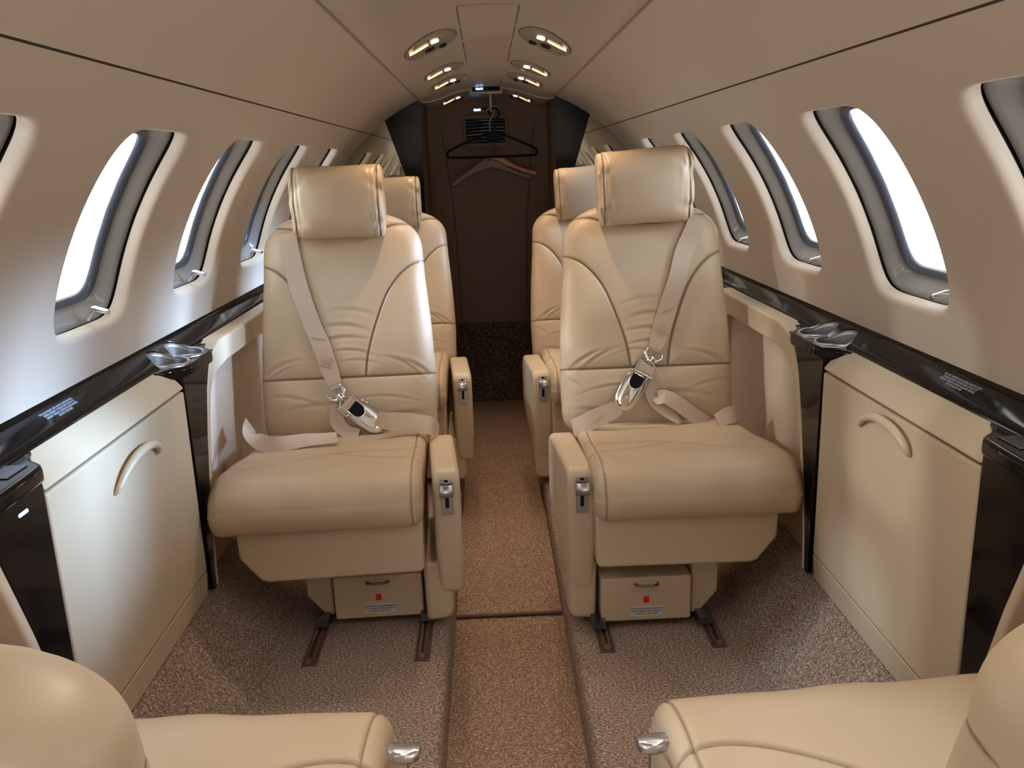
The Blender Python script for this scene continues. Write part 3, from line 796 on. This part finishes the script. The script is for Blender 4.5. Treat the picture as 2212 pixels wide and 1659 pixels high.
def strap_front(pts, yoff=-.010):
    return [(p[0], yoff, p[1]) for p in pts]
def buckle(par, c, ang, s, K=1.18):
    """lift-latch lap buckle lying on the backrest; ang = direction of long axis in x-z"""
    dx, dz = math.cos(ang), math.sin(ang)
    def P(u, v, h): u *= K; v *= K; return (c[0] + u * dx - v * dz, c[1] - h, c[2] + u * dz + v * dx)
    nu, nv = 40, 14; V, F = [], []
    for i in range(nv + 1):
        f = i / nv
        for j in range(nu):
            t_ = 2 * PI * j / nu; px, pz = sup(t_, 3.2); wv_ = .0255 * (1 - .10 * px)
            if i <= 4: r = 1; h = .0 + .008 * i / 4
            else: g_ = (i - 4) / (nv - 4); r = max(math.cos(g_ * PI / 2), .001) ** .45; h = .008 + .007 * math.sin(g_ * PI / 2) * 1.0
            V.append(P(px * .043 * r, pz * wv_ * r, h))
    for i in range(nv):
        for j in range(nu): a, b = i * nu + j, i * nu + (j + 1) % nu; F.append((a, b, b + nu, a + nu))
    F.append(tuple(range(nu))); F.append(tuple(nv * nu + j for j in range(nu)))
    bk = mesh('buckle', V, F, chrome, par, True, autos=70)
    # black latch window at one end
    V, F = [], []; 
    pts = [(-.040, -.015), (-.040, .015)] + [(-.026 + .018 * math.sin(t_), .015 * math.cos(t_)) for t_ in np.linspace(0, PI, 12)]
    for h in (.0100, .0160):
        for u, v in pts: V.append(P(u, v, h))
    n = len(pts); F = [tuple(range(n)), tuple(range(2 * n - 1, n - 1, -1))] + [(i, (i + 1) % n, n + (i + 1) % n, n + i) for i in range(n)]
    la = mesh('latch_window', V, F, plasticb, bk, True, autos=40)
    rim = [P(u, v, .0160) for u, v in pts[2:]]
    tube('latch_rim', [P(-.040, .015, .0150)] + rim + [P(-.040, -.015, .0150)], .0018, chrome, bk, 8)
    return bk, P
def link(par, top, mid, s, wid=.046, ang=0.):
    """chrome end fitting: hook eye + triangular link + webbing keeper roll"""
    T = Vector(top); M_ = Vector(mid); d = (M_ - T); d.normalize(); w = Vector((-d.z, 0, d.x)).normalized()
    g_ = []
    y = Vector((0, -.004, 0))
    # open hook carrying the shoulder strap
    hk = [T - d * .016 + w * .021, T - d * .004 + w * .023, T + d * .008 + w * .014, T + d * .012, T + d * .008 - w * .014, T - d * .004 - w * .023, T - d * .016 - w * .021]
    g_.append(tube_geo([p + y for p in hk], [.0022, .0050, .0044, .0060, .0044, .0050, .0022], 12, flat=.8))
    for sg_ in (-1, 1): g_.append(tube_geo([T + y * 1.5 + d * .012, M_ - d * .011 + w * sg_ * wid / 2 + y], .0021, 8))
    g_.append(tube_geo([M_ - d * .011 + w * wid / 2 + y, M_ - d * .011 - w * wid / 2 + y], .0021, 8))
    g_.append(tube_geo([T + y + d * .012, M_ - d * .011 + y], .0021, 8))
    for sg_ in (-1, 1): g_.append(tube_geo([M_ - d * .014 + w * sg_ * wid * .53 + y, M_ + d * .016 + w * sg_ * wid * .53 + y], .0030, 8))
    g_.append(tube_geo([M_ + d * .016 + w * wid * .53 + y, M_ + d * .016 - w * wid * .53 + y], .0026, 8))
    for u in (-.014, 0, .014): g_.append(tube_geo([M_ + d * .014 + w * u + y, M_ + d * .026 + w * u + y], .0030, 8))
    V, F = [], []
    # rivet boss
    for i in range(7):
        a = i / 6 * PI / 2
        for j in range(16): t_ = 2 * PI * j / 16; V.append(T + d * .010 + y * 1.6 + Vector((math.cos(t_) * .011 * math.cos(a), -.007 * math.sin(a), math.sin(t_) * .011 * math.cos(a))))
    for i in range(6):
        for j in range(16): p, q = i * 16 + j, i * 16 + (j + 1) % 16; F.append((p, q, q + 16, p + 16))
    g_.append((V, F))
    V, F = join_geo(g_); lk = mesh('harness_link', V, F, chrome, par, True, autos=60)
    # keeper: webbing wrapped round the bars
    V, F = [], []; n = 14
    for e in (-1, 1):
        for j in range(n):
            t_ = 2 * PI * j / n; pu, pv = sup(t_, 3); V.append(M_ + y + w * e * wid * .46 + d * pu * .0135 + Vector((0, -pv * .0048, 0)))
    F = [tuple(range(n)), tuple(range(2 * n - 1, n - 1, -1))] + [(i, (i + 1) % n, n + (i + 1) % n, n + i) for i in range(n)]
    mesh('webbing_keeper', V, F, webbing, lk, True, autos=60)
    return lk
def stitches(par, c, ang, w, l, m=stitch, rows=4, y=-.0125, cross=True, name='stitching'):
    dx, dz = math.cos(ang), math.sin(ang); g_ = []
    def P(u, v): return (c[0] + u * dx - v * dz, y, c[1] + u * dz + v * dx)
    def dash(a, b, k=14):
        for i in range(k):
            f0, f1 = i / k, (i + .62) / k; A = [a[q] + (b[q] - a[q]) * f0 for q in (0, 1)]; B = [a[q] + (b[q] - a[q]) * f1 for q in (0, 1)]
            g_.append(tube_geo([P(*A), P(*B)], .00055, 5))
    for r in range(rows):
        v = -l / 2 + l * r / (rows - 1); dash((-w / 2, v), (w / 2, v))
    if cross: dash((-w / 2, -l / 2), (w / 2, l / 4)); dash((-w / 2, l / 4), (w / 2, -l / 2))
    V, F = join_geo(g_); return mesh(name, V, F, m, par, True)

# --- rear-facing view: first row (two seats facing the viewer)
SL, bL, aL = make_seat(-1, (-.377, 1.650, .1), math.radians(2.0), 'front row cream leather armchair left of the aisle, buckle slanting down towards the aisle', 3, .118, group='armchairs facing the viewer', front_w=.262)
SR, bR, aR = make_seat(1, (.387, 1.640, .1), math.radians(.5), 'front row cream leather armchair right of the aisle, tall puckered pillow and upright chrome buckle', 8, .065, group='armchairs facing the viewer', front_w=.258)
hL = pillow_mesh('headrest_pillow', (-.004, -.038, .607), (.232, .125, .178), -1, bL, 1, math.radians(14), math.radians(0))
hR = pillow_mesh('headrest_pillow', (-.002, -.038, .620), (.240, .125, .182), 1, bR, 5, math.radians(14), math.radians(-2))

# second row: copies without the harness, slightly more reclined and lower
for src, b_, x, lab in ((SL, bL, -.366, 'rear row cream leather armchair left of the aisle, half hidden behind the front one'), (SR, bR, .362, 'rear row cream leather armchair right of the aisle, half hidden behind the front one')):
    c = copy_tree(src); c.location = (x, 2.545, .1); c.rotation_euler = (0, 0, math.radians(1)); c['label'] = lab
    for ch in c.children:
        if ch.name.startswith('backrest'): ch.rotation_euler = (math.radians(-17), 0, 0); ch.location = (0, .385, .340)

# harness, left seat (backrest frame)
def mk(pts, s): return [(s * a, b) for a, b in pts]
N0 = (0, -1, 0)
p = [(-.139, .545), (-.137, .537), (-.130, .515), (-.121, .460), (-.108, .395), (-.083, .311), (-.059, .246), (-.042, .185), (-.027, .137)]
yo = [.008, -.004, -.0115, -.0150, -.0160, -.015, -.0145, -.016, -.020]
ribbon('shoulder_belt', [(a, y, z) for (a, z), y in zip(p, yo)], [(0, -1, .6)] + [N0] * 8, [.046, .046, .046, .046, .046, .044, .043, .041, .030], webbing, bL)
ribbon('belt_overlap', [(-.0685, -.0165, .272), (-.059, -.0165, .246), (-.042, -.0178, .188), (-.030, -.0200, .150)], [N0] * 4, [.046, .046, .043, .034], webbing, bL)
stitches(bL, (-.047, .205), math.radians(-14) , .030, .024, y=-.0192); stitches(bL, (-.066, .267), math.radians(-12), .034, .002, rows=2, y=-.0186, cross=False)
link(bL, (-.023, -.021, .123), (.004, -.023, .094), -1)
kb, P = buckle(bL, (.048, -.018, .062), math.radians(-40), -1)
# adjuster strap hanging behind the buckle
ribbon('adjuster_strap', [(-.022, -.017, .098), (-.030, -.020, .060), (-.010, -.026, .030), (.025, -.030, .020)], [(0, -1, 0), (.1, -1, 0), (.1, -1, .3), (0, -1, .5)], [.036, .036, .034, .028], webbing, bL)
# lap belts (seat frame: x outboard negative on the left seat)
ribbon('lap_belt', [(.078, .315, .455), (.105, .325, .442), (.135, .335, .436), (.175, .335, .430), (.212, .335, .420), (.226, .365, .390)], [(0, -1, .3), (0, -1, .4), (0, -1, .5), (0, -1, .6), (.4, -1, .6), (1, -.5, .3)], [.036, .044, .048, .048, .048, .048], webbing, SL)
ribbon('lap_belt', [(-.02, .300, .415), (-.06, .290, .4165), (-.10, .275, .420), (-.15, .255, .419), (-.19, .262, .422), (-.225, .290, .440), (-.232, .325, .452)], [(0, -.6, 1), (0, -.8, 1), (0, -1, .9), (0, -1, .6), (.3, -1, .6), (1, -.8, .4), (1, -.5, .2)], [.034, .034, .036, .040, .042, .044, .044], webbing, SL)
o_ = stitches(SL, (.172, .434), math.radians(-6), .034, .030, stitchw, 5, .3275, False)

# harness, right seat
p = [(.141, .552), (.138, .543), (.131, .520), (.099, .454), (.078, .383), (.050, .313), (.027, .243), (.011, .205)]
yo = [.008, -.004, -.0115, -.0150, -.0165, -.0155, -.0145, -.019]
ribbon('shoulder_belt', [(a, y, z) for (a, z), y in zip(p, yo)], [(0, -1, .6)] + [N0] * 7, [.046, .046, .046, .046, .046, .044, .043, .030], webbing, bR)
ribbon('belt_overlap', [(.052, -.0172, .312), (.040, -.0170, .280), (.027, -.0168, .243), (.014, -.0195, .210)], [N0] * 4, [.046, .046, .044, .034], webbing, bR)
stitches(bR, (.032, .257), math.radians(18), .030, .026, y=-.0190); stitches(bR, (.050, .306), math.radians(20), .034, .002, rows=2, y=-.0188, cross=False)
link(bR, (.006, -.022, .190), (-.012, -.024, .160), 1)
kb, P = buckle(bR, (-.056, -.020, .103), math.radians(-122), 1)
ribbon('adjuster_strap', [(-.004, -.018, .150), (.000, -.019, .110), (.012, -.022, .075), (.040, -.028, .045), (.066, -.034, .022), (.070, -.03, .012)], [N0, (.1, -1, 0), (.3, -1, 0), (.5, -1, .1), (.5, -1, .4), (.5, -1, .4)], [.038, .038, .038, .030, .020, .018], webbing, bR)
ribbon('adjuster_strap', [(.028, -.020, .098), (.016, -.028, .084), (.030, -.034, .088), (.062, -.036, .070), (.100, -.034, .040), (.140, -.026, .014), (.150, -.012, .008)], [(-1, -.6, .2), (-.3, -1, .4), (.1, -1, .3), (.2, -1, 0), (.2, -1, 0), (.3, -1, .2), (.6, -1, .3)], [.030, .034, .036, .038, .038, .036, .030], webbing, bR)
ribbon('lap_belt', [(-.090, .330, .458), (-.115, .333, .445), (-.150, .335, .430), (-.185, .340, .412), (-.205, .365, .395)], [(0, -1, .2), (0, -1, .3), (0, -1, .4), (-.2, -1, .5), (-1, -1, .3)], [.036, .044, .047, .047, .047], webbing, SR)
stitches(SR, (-.150, .431), math.radians(27), .034, .030, stitch, 5, .3315, False)
ribbon('lap_belt', [(.215, .365, .400), (.205, .335, .425), (.180, .325, .425), (.155, .325, .412)], [(1, -.5, .5), (.3, -1, .6), (-.2, -1, .5), (-.5, -1, .3)], [.044, .044, .042, .036], webbing, SR)

# --- foreground seats, seen from behind
def knob(root, s):
    x = -.232 * s; y = .170
    g_ = [tube_geo([(x, y, .395), (x, y, .452)], [.0042, .0042], 10)]
    V, F = g_[0]; st_ = mesh('recline_lever', V, F, steel, root, True, autos=60)
    n = 20; V, F = [], []
    prof_ = [(.010, .449), (.0135, .452), (.0145, .458), (.0135, .4625), (.009, .4635)]
    for rr_, z_ in prof_:
        for i in range(n):
            a, b = sup(2 * PI * i / n, 3.5); V.append((x + a * rr_ * 1.22, y + b * rr_ * .72, z_ - .0025 * (1 - a * a)))
    for l in range(len(prof_) - 1):
        for j in range(n): a, b = l * n + j, l * n + (j + 1) % n; F.append((a, b, b + n, a + n))
    F.append(tuple(range(n))); F.append(tuple((len(prof_) - 1) * n + j for j in range(n)))
    mesh('lever_knob', V, F, steel, st_, True, autos=60)
    box('lever_slot', (x, y, .4015), (.012, .045, .002), rubber, root, .0005)
for s, x, rz, lab in ((-1, -.352, -2.0, 'cream leather armchair seen from behind in the left foreground, facing away'), (1, .358, 3.0, 'cream leather armchair seen from behind in the right foreground, facing away')):
    # local frame turned by 180 degrees so the seat faces +y
    root = empty('leather_armchair', (x, .925, .1), PI + math.radians(rz), lab, 'armchair', 'armchairs in the foreground facing away')
    cushion_mesh('seat_cushion', -s, root, .262, True)
    b = backrest_mesh('backrest', -s, .415 if s < 0 else .41, 11 + s, root, rear=True); b.location = ((.060 if s < 0 else -.066), .395, .375); b.scale = (.88 if s < 0 else .80, 1, 1); b.rotation_euler = (math.radians(-7), 0, 0)
    pillow_mesh('headrest_pillow', (.085, .000, .500), (.232, .125, .172), -s, b, 20 + s, math.radians(7))
    a = armrest(-s, root, -.232, .146); knob(root, -s)
    base_parts(-s, root, .11)

# ------------------------------------------------------------------ rear bulkhead, doorway and closet
bh = None
def arc_pts(a0, a1, n=14): return [(R * math.sin(a), ZC + R * math.cos(a)) for a in np.linspace(a0, a1, n)]
def edge_x(z): return .27 + (z - .885) * (.412 - .27) / (1.341 - .885)    # sloping border black / mirror
for s in (-1, 1):
    side = 'left' if s < 0 else 'right'
    A1 = math.asin(.412 / R)
    poly = [(.412, 1.341 - .006)] + arc_pts(A1, math.radians(108), 20) + [(.27, .50), (.27, .885)]
    poly = [(s * a, b) for a, b in poly]
    m_ = prism('mirror', poly, 3.500, 3.512, mirror, None, 'xz'); tag(m_, 'tinted mirror panel on the rear bulkhead, %s of the doorway' % side, 'mirror')
    poly = [(.27, 1.412)] + arc_pts(A_CR, A1, 8) + [(.27, .885)]
    pb = prism('divider_panel', [(s * a, b) for a, b in poly], 3.488, 3.514, blackm, None, 'xz', .002, 2); tag(pb, 'glossy black wedge shaped panel framing the %s of the doorway' % side, 'divider')
    box('door_post', (s * .2745, 3.50, .50), (.009, .026, .80), blackm, pb, .001)
    lw = prism('wall_partition_%s' % side, [(s * a, b) for a, b in [(.27, -.02), (.27, .50), (.742, .50), (.742, .26), (.60, .0), (.50, -.02)]], 3.502, 3.52, panel, None, 'xz'); tag(lw, 'lower rear partition below the mirror, %s of the doorway' % side, 'wall', kind='structure')
    cf = box('closet_threshold', (s * .208, 3.77, .045), (.138, .50, .11), darkcarpet, fl)
    # closet side walls
    wl = box('closet_side', (s * .284, 3.76, .70), (.016, .50, 1.45), closetm, None); tag(wl, 'brown closet side panel inside the doorway, %s' % side, 'wall', kind='structure'); wl.name = 'wall_closet_%s' % side
bw = box('wall_rear', (0, 4.01, .93), (.58, .02, 1.05), closetm, None); tag(bw, 'dark brown rear closet wall behind the hangers', 'wall', kind='structure')
lowc = box('carpeted_panel', (0, 3.993, .205), (.57, .024, .40), darkcarpet, bw)
for s in (-1, 1):
    pts = smooth_path([(s * .215, 3.9985, 1.33), (s * .190, 3.9985, 1.12), (s * .172, 3.9985, .90), (s * .164, 3.9985, .65), (s * .163, 3.9985, .43)], 6)
    tube('panel_seam', pts, .0016, seamd, bw, 6)
tube('ceiling_rim', [(x, Y1 - .01, ceilz(x) - .001) for x in np.linspace(-.268, .268, 40)], .004, ceilm, ceil, 8)
# header fascia and display above the doorway
def display(loc, w, h, label, bez=True, tiltx=0.):
    d = empty('cabin_display', loc, 0, label, 'display'); d.rotation_euler = (tiltx, 0, 0)
    if bez: box('bezel', (0, .004, 0), (w + .022, .010, h + .014), bezelm, d, .004)
    box('screen', (0, -.002, 0), (w, .006, h), screen, d, .001)
    M4 = Matrix(((1, 0, 0, -w * .24), (0, 0, -1, -.0056), (0, 1, 0, 0), (0, 0, 0, 1)))
    text_mesh(['88:88'], h * .72, digit, d, M4, 'lit_digits', wide=1.0)
display((-.003, 3.452, 1.438), .108, .018, 'small lit cabin display in cream bezel on the ceiling above the doorway', True, math.radians(-28))
display((-.030, 3.992, 1.395), .060, .020, 'second small lit display high on the closet rear wall', False)
# louvred vent
ve = empty('air_vent', (-.010, 3.998, 1.300), 0, 'black louvred air vent behind the black hanger', 'vent')
pl_ = plate('vent_frame', [(a, b) for a, b in [(-.105, -.060), (-.080, -.072), (.080, -.072), (.105, -.060), (.105, .062), (.080, .078), (-.080, .078), (-.105, .062)]], [[(-.090, -.050), (.090, -.050), (.090, .056), (-.090, .056)]], -.010, .0, closetm, ve, 'xz', .003)
box('vent_backing', (0, -.002, .003), (.178, .003, .104), rubber, ve)
for i in range(7):
    z = -.042 + i * .0148
    tube('louvre', smooth_path([(-.088, -.006, z - .003), (0, -.007, z + .002), (.088, -.006, z - .001)], 5), .0014, darksteel, ve, 6)
# hangers
rod = tube('hanging_post', [(.016, 3.75, 1.448), (.016, 3.75, 1.372)], .0052, whitep, None); tag(rod, 'short pale post hanging from closet ceiling holding the hangers', 'hanging rail')
tube('crossbar', [(.016, 3.70, 1.376), (.016, 3.86, 1.376)], .004, whitep, rod)
def hook_pts(x, y, z, r=.017, sgn=1): return [(x + sgn * (r * math.cos(a)), y, z + r * math.sin(a)) for a in np.linspace(PI * 1.15, -PI * .35, 14)] + [(x, y, z - r * 1.9), (x, y, z - r * 3.2)]
h = empty('coat_hanger', (.016, 3.735, 1.36), 0, 'black plastic coat hanger hanging in front of the vent', 'coat hanger', 'coat hangers in the closet')
o0 = Vector(h.location)
def relp(P_): return [Vector(q) - o0 for q in P_]
tube('hook', relp(hook_pts(.030, 3.735, 1.365, .020)), .0045, plasticb, h)
box('yoke', Vector((.028, 3.735, 1.268)) - o0, (.072, .010, .034), plasticb, h, .004)
tri = smooth_path([(.030, 3.735, 1.290), (-.06, 3.735, 1.262), (-.155, 3.735, 1.222), (-.178, 3.735, 1.207), (-.176, 3.735, 1.190), (-.155, 3.735, 1.186), (.018, 3.735, 1.184), (.185, 3.735, 1.186), (.205, 3.735, 1.190), (.208, 3.735, 1.206), (.190, 3.735, 1.221), (.10, 3.735, 1.262), (.030, 3.735, 1.290)], 5)
tube('shoulder_frame', relp(tri), .0052, plasticb, h)
def wood_hanger(y, dx, dz, m, lab):
    h = empty('coat_hanger', (.010 + dx, y, 1.19 + dz), 0, lab, 'coat hanger', 'coat hangers in the closet'); o1 = Vector((.010, y, 1.19))
    up_ = [(-.165, 1.088), (-.12, 1.116), (-.07, 1.146), (-.04, 1.168), (-.015, 1.176), (.02, 1.176), (.045, 1.168), (.08, 1.146), (.13, 1.122), (.185, 1.108)]
    dn_ = [(.195, 1.094), (.165, 1.090), (.13, 1.104), (.07, 1.128), (.012, 1.142), (-.05, 1.126), (-.11, 1.096), (-.150, 1.066), (-.172, 1.066)]
    poly = [(a - .010, b - 1.19) for a, b in up_ + dn_]
    prism('shoulder_bar', poly, -.007, .007, m, h, 'xz', .004)
    V, F = tube_geo([Vector(q) - o1 for q in [(.010 + .0, y, 1.175), (.010, y, 1.33), (.014, y, 1.345), (.022, y, 1.356), (.030, y, 1.366), (.032, y, 1.378), (.026, y, 1.390), (.014, y, 1.392), (.000, y, 1.385), (-.006, y, 1.372)]], .0020, 8)
    mesh('wire_hook', V, F, steel, h, True)
wood_hanger(3.775, -.002, -.004, darkwood, 'dark wooden coat hanger hanging just below the black one')
wood_hanger(3.83, .022, .010, woodm, 'orange wooden coat hanger behind the dark wooden one')

# front end of the cabin behind the viewer: partial bulkhead with an open passage
for s in (-1, 1):
    poly = [(.30, 1.45 - .05)] + arc_pts(A_CR, math.radians(130), 20) + [(.30, .10)]
    o = prism('wall_front_%s' % ('left' if s < 0 else 'right'), [(s * a, b) for a, b in poly], Y0 - .02, Y0, panel, None, 'xz'); tag(o, 'cream forward partition behind the viewer, %s part' % ('left' if s < 0 else 'right'), 'wall', kind='structure')
# belly closure so no daylight leaks from under the floor
V, F = [], []
belly = [(.775, .80), (.80, .30), (.70, .02), (.50, -.12), (-.50, -.12), (-.70, .02), (-.80, .30), (-.775, .80)]
for a, b in belly:
    for y in (Y0, 4.03): V.append((a, y, b))
for i in range(len(belly) - 1): F.append((2 * i, 2 * i + 1, 2 * i + 3, 2 * i + 2))
hull = mesh('wall_belly', V, F, rubber, None); tag(hull, 'dark lower fuselage skin under the carpet', 'wall', kind='structure')
# rear fuselage dome closing the closet
V, F = [], []
for a in np.linspace(math.radians(-80), math.radians(80), 40):
    for y in (3.50, 4.03): V.append(((R + .012) * math.sin(a), y, ZC + (R + .012) * math.cos(a)))
for i in range(39): F.append((2 * i, 2 * i + 1, 2 * i + 3, 2 * i + 2))
n_ = len(V); 
F.append(tuple([2 * i + 1 for i in range(40)]))
rf = mesh('wall_tail', V, F, closetm, None, True, autos=40); tag(rf, 'tail section of the fuselage around the closet', 'wall', kind='structure')

# ------------------------------------------------------------------ light
w = bpy.data.worlds.new('world'); scene.world = w; w.use_nodes = True
bg = w.node_tree.nodes['Background']; bg.inputs['Color'].default_value = (.95, .94, .92, 1); bg.inputs['Strength'].default_value = 2.9
def area(name, loc, target, sx, sy, power, color, spread=180, portal=False):
    l = bpy.data.lights.new(name, 'AREA'); l.shape = 'RECTANGLE'; l.size = sx; l.size_y = sy; l.energy = power; l.color = color
    try: l.spread = math.radians(spread)
    except Exception: pass
    if portal: l.cycles.is_portal = True
    o = bpy.data.objects.new(name, l); COL.objects.link(o); o.location = loc
    d = Vector(target) - Vector(loc); o.rotation_euler = d.to_track_quat('-Z', 'Y').to_euler(); return o
for s in (-1, 1):
    for yc in cents(s):
        p_ = Vector(S_(s, sC, yc, .07)); q_ = Vector(S_(s, sC, yc, 0)); area('window_portal', p_, q_, .30, .40, 1, (1, 1, 1), portal=True)
area('front_portal', (0, Y0 - .03, .75), (0, 0, .75), .6, 1.4, 1, (1, 1, 1), portal=True)
# unseen area lights added outside to throw light patches through the windows
area('added_daylight', (5.2, 1.95, 2.15), (.4, 1.4, 1.0), 1.1, .9, 420, (.46, .67, 1.0))
area('added_daylight', (4.8, .8, 2.2), (.4, 1.4, 1.0), .5, .8, 120, (.70, .82, 1.0))
area('added_daylight', (5.2, 4.3, 2.3), (.4, 2.2, 1.0), .7, .9, 620, (.46, .67, 1.0))
area('added_daylight', (-4.6, 1.9, 2.75), (-.4, 1.8, 1.0), .20, .3, 45, (1.0, .97, .90))
area('added_daylight', (-4.6, 1.75, 2.05), (-.4, 1.5, 1.0), .15, .15, 34, (1.0, .98, .92))
area('added_daylight', (-4.0, 1.6, 3.3), (-.4, 1.5, 1.0), .25, .25, 60, (.72, .84, 1.0))
# warm reading lamps and closet lamp
for s in (-1, 1):
    for (lx, ly, la, noz), pw in zip(LAMPS, (2.6, 2.2, 2.4, .05)):
        l = bpy.data.lights.new('reading_and_fill_beam', 'SPOT'); l.energy = pw * 1.7; l.color = (1, .72, .48); l.spot_size = math.radians(105); l.spot_blend = .9; l.shadow_soft_size = .012
        o = bpy.data.objects.new('reading_and_fill_beam', l); COL.objects.link(o); o.location = (s * lx, ly - .01, ceilz(lx) - .022)
        d = Vector((s * .16, ly - .12, .4)) - o.location; o.rotation_euler = d.to_track_quat('-Z', 'Y').to_euler()
    # unseen fill spots added above the foreground seats to brighten them
    l = bpy.data.lights.new('reading_and_fill_beam', 'SPOT'); l.energy = 7.0; l.color = (1, .84, .70); l.spot_size = math.radians(110); l.spot_blend = .9; l.shadow_soft_size = .012
    o = bpy.data.objects.new('reading_and_fill_beam', l); COL.objects.link(o); o.location = (s * .139, .95, ceilz(.139) - .022); d = Vector((s * .3, .7, .4)) - o.location; o.rotation_euler = d.to_track_quat('-Z', 'Y').to_euler()

scene.view_settings.view_transform = 'Standard'; scene.view_settings.look = 'None'; scene.view_settings.gamma = 1; scene.view_settings.use_curve_mapping = False
scene.view_settings.exposure = .6
scene.cycles.max_bounces = 10; scene.cycles.diffuse_bounces = 6; scene.cycles.transparent_max_bounces = 12
scene.cycles.caustics_reflective = False; scene.cycles.caustics_refractive = False
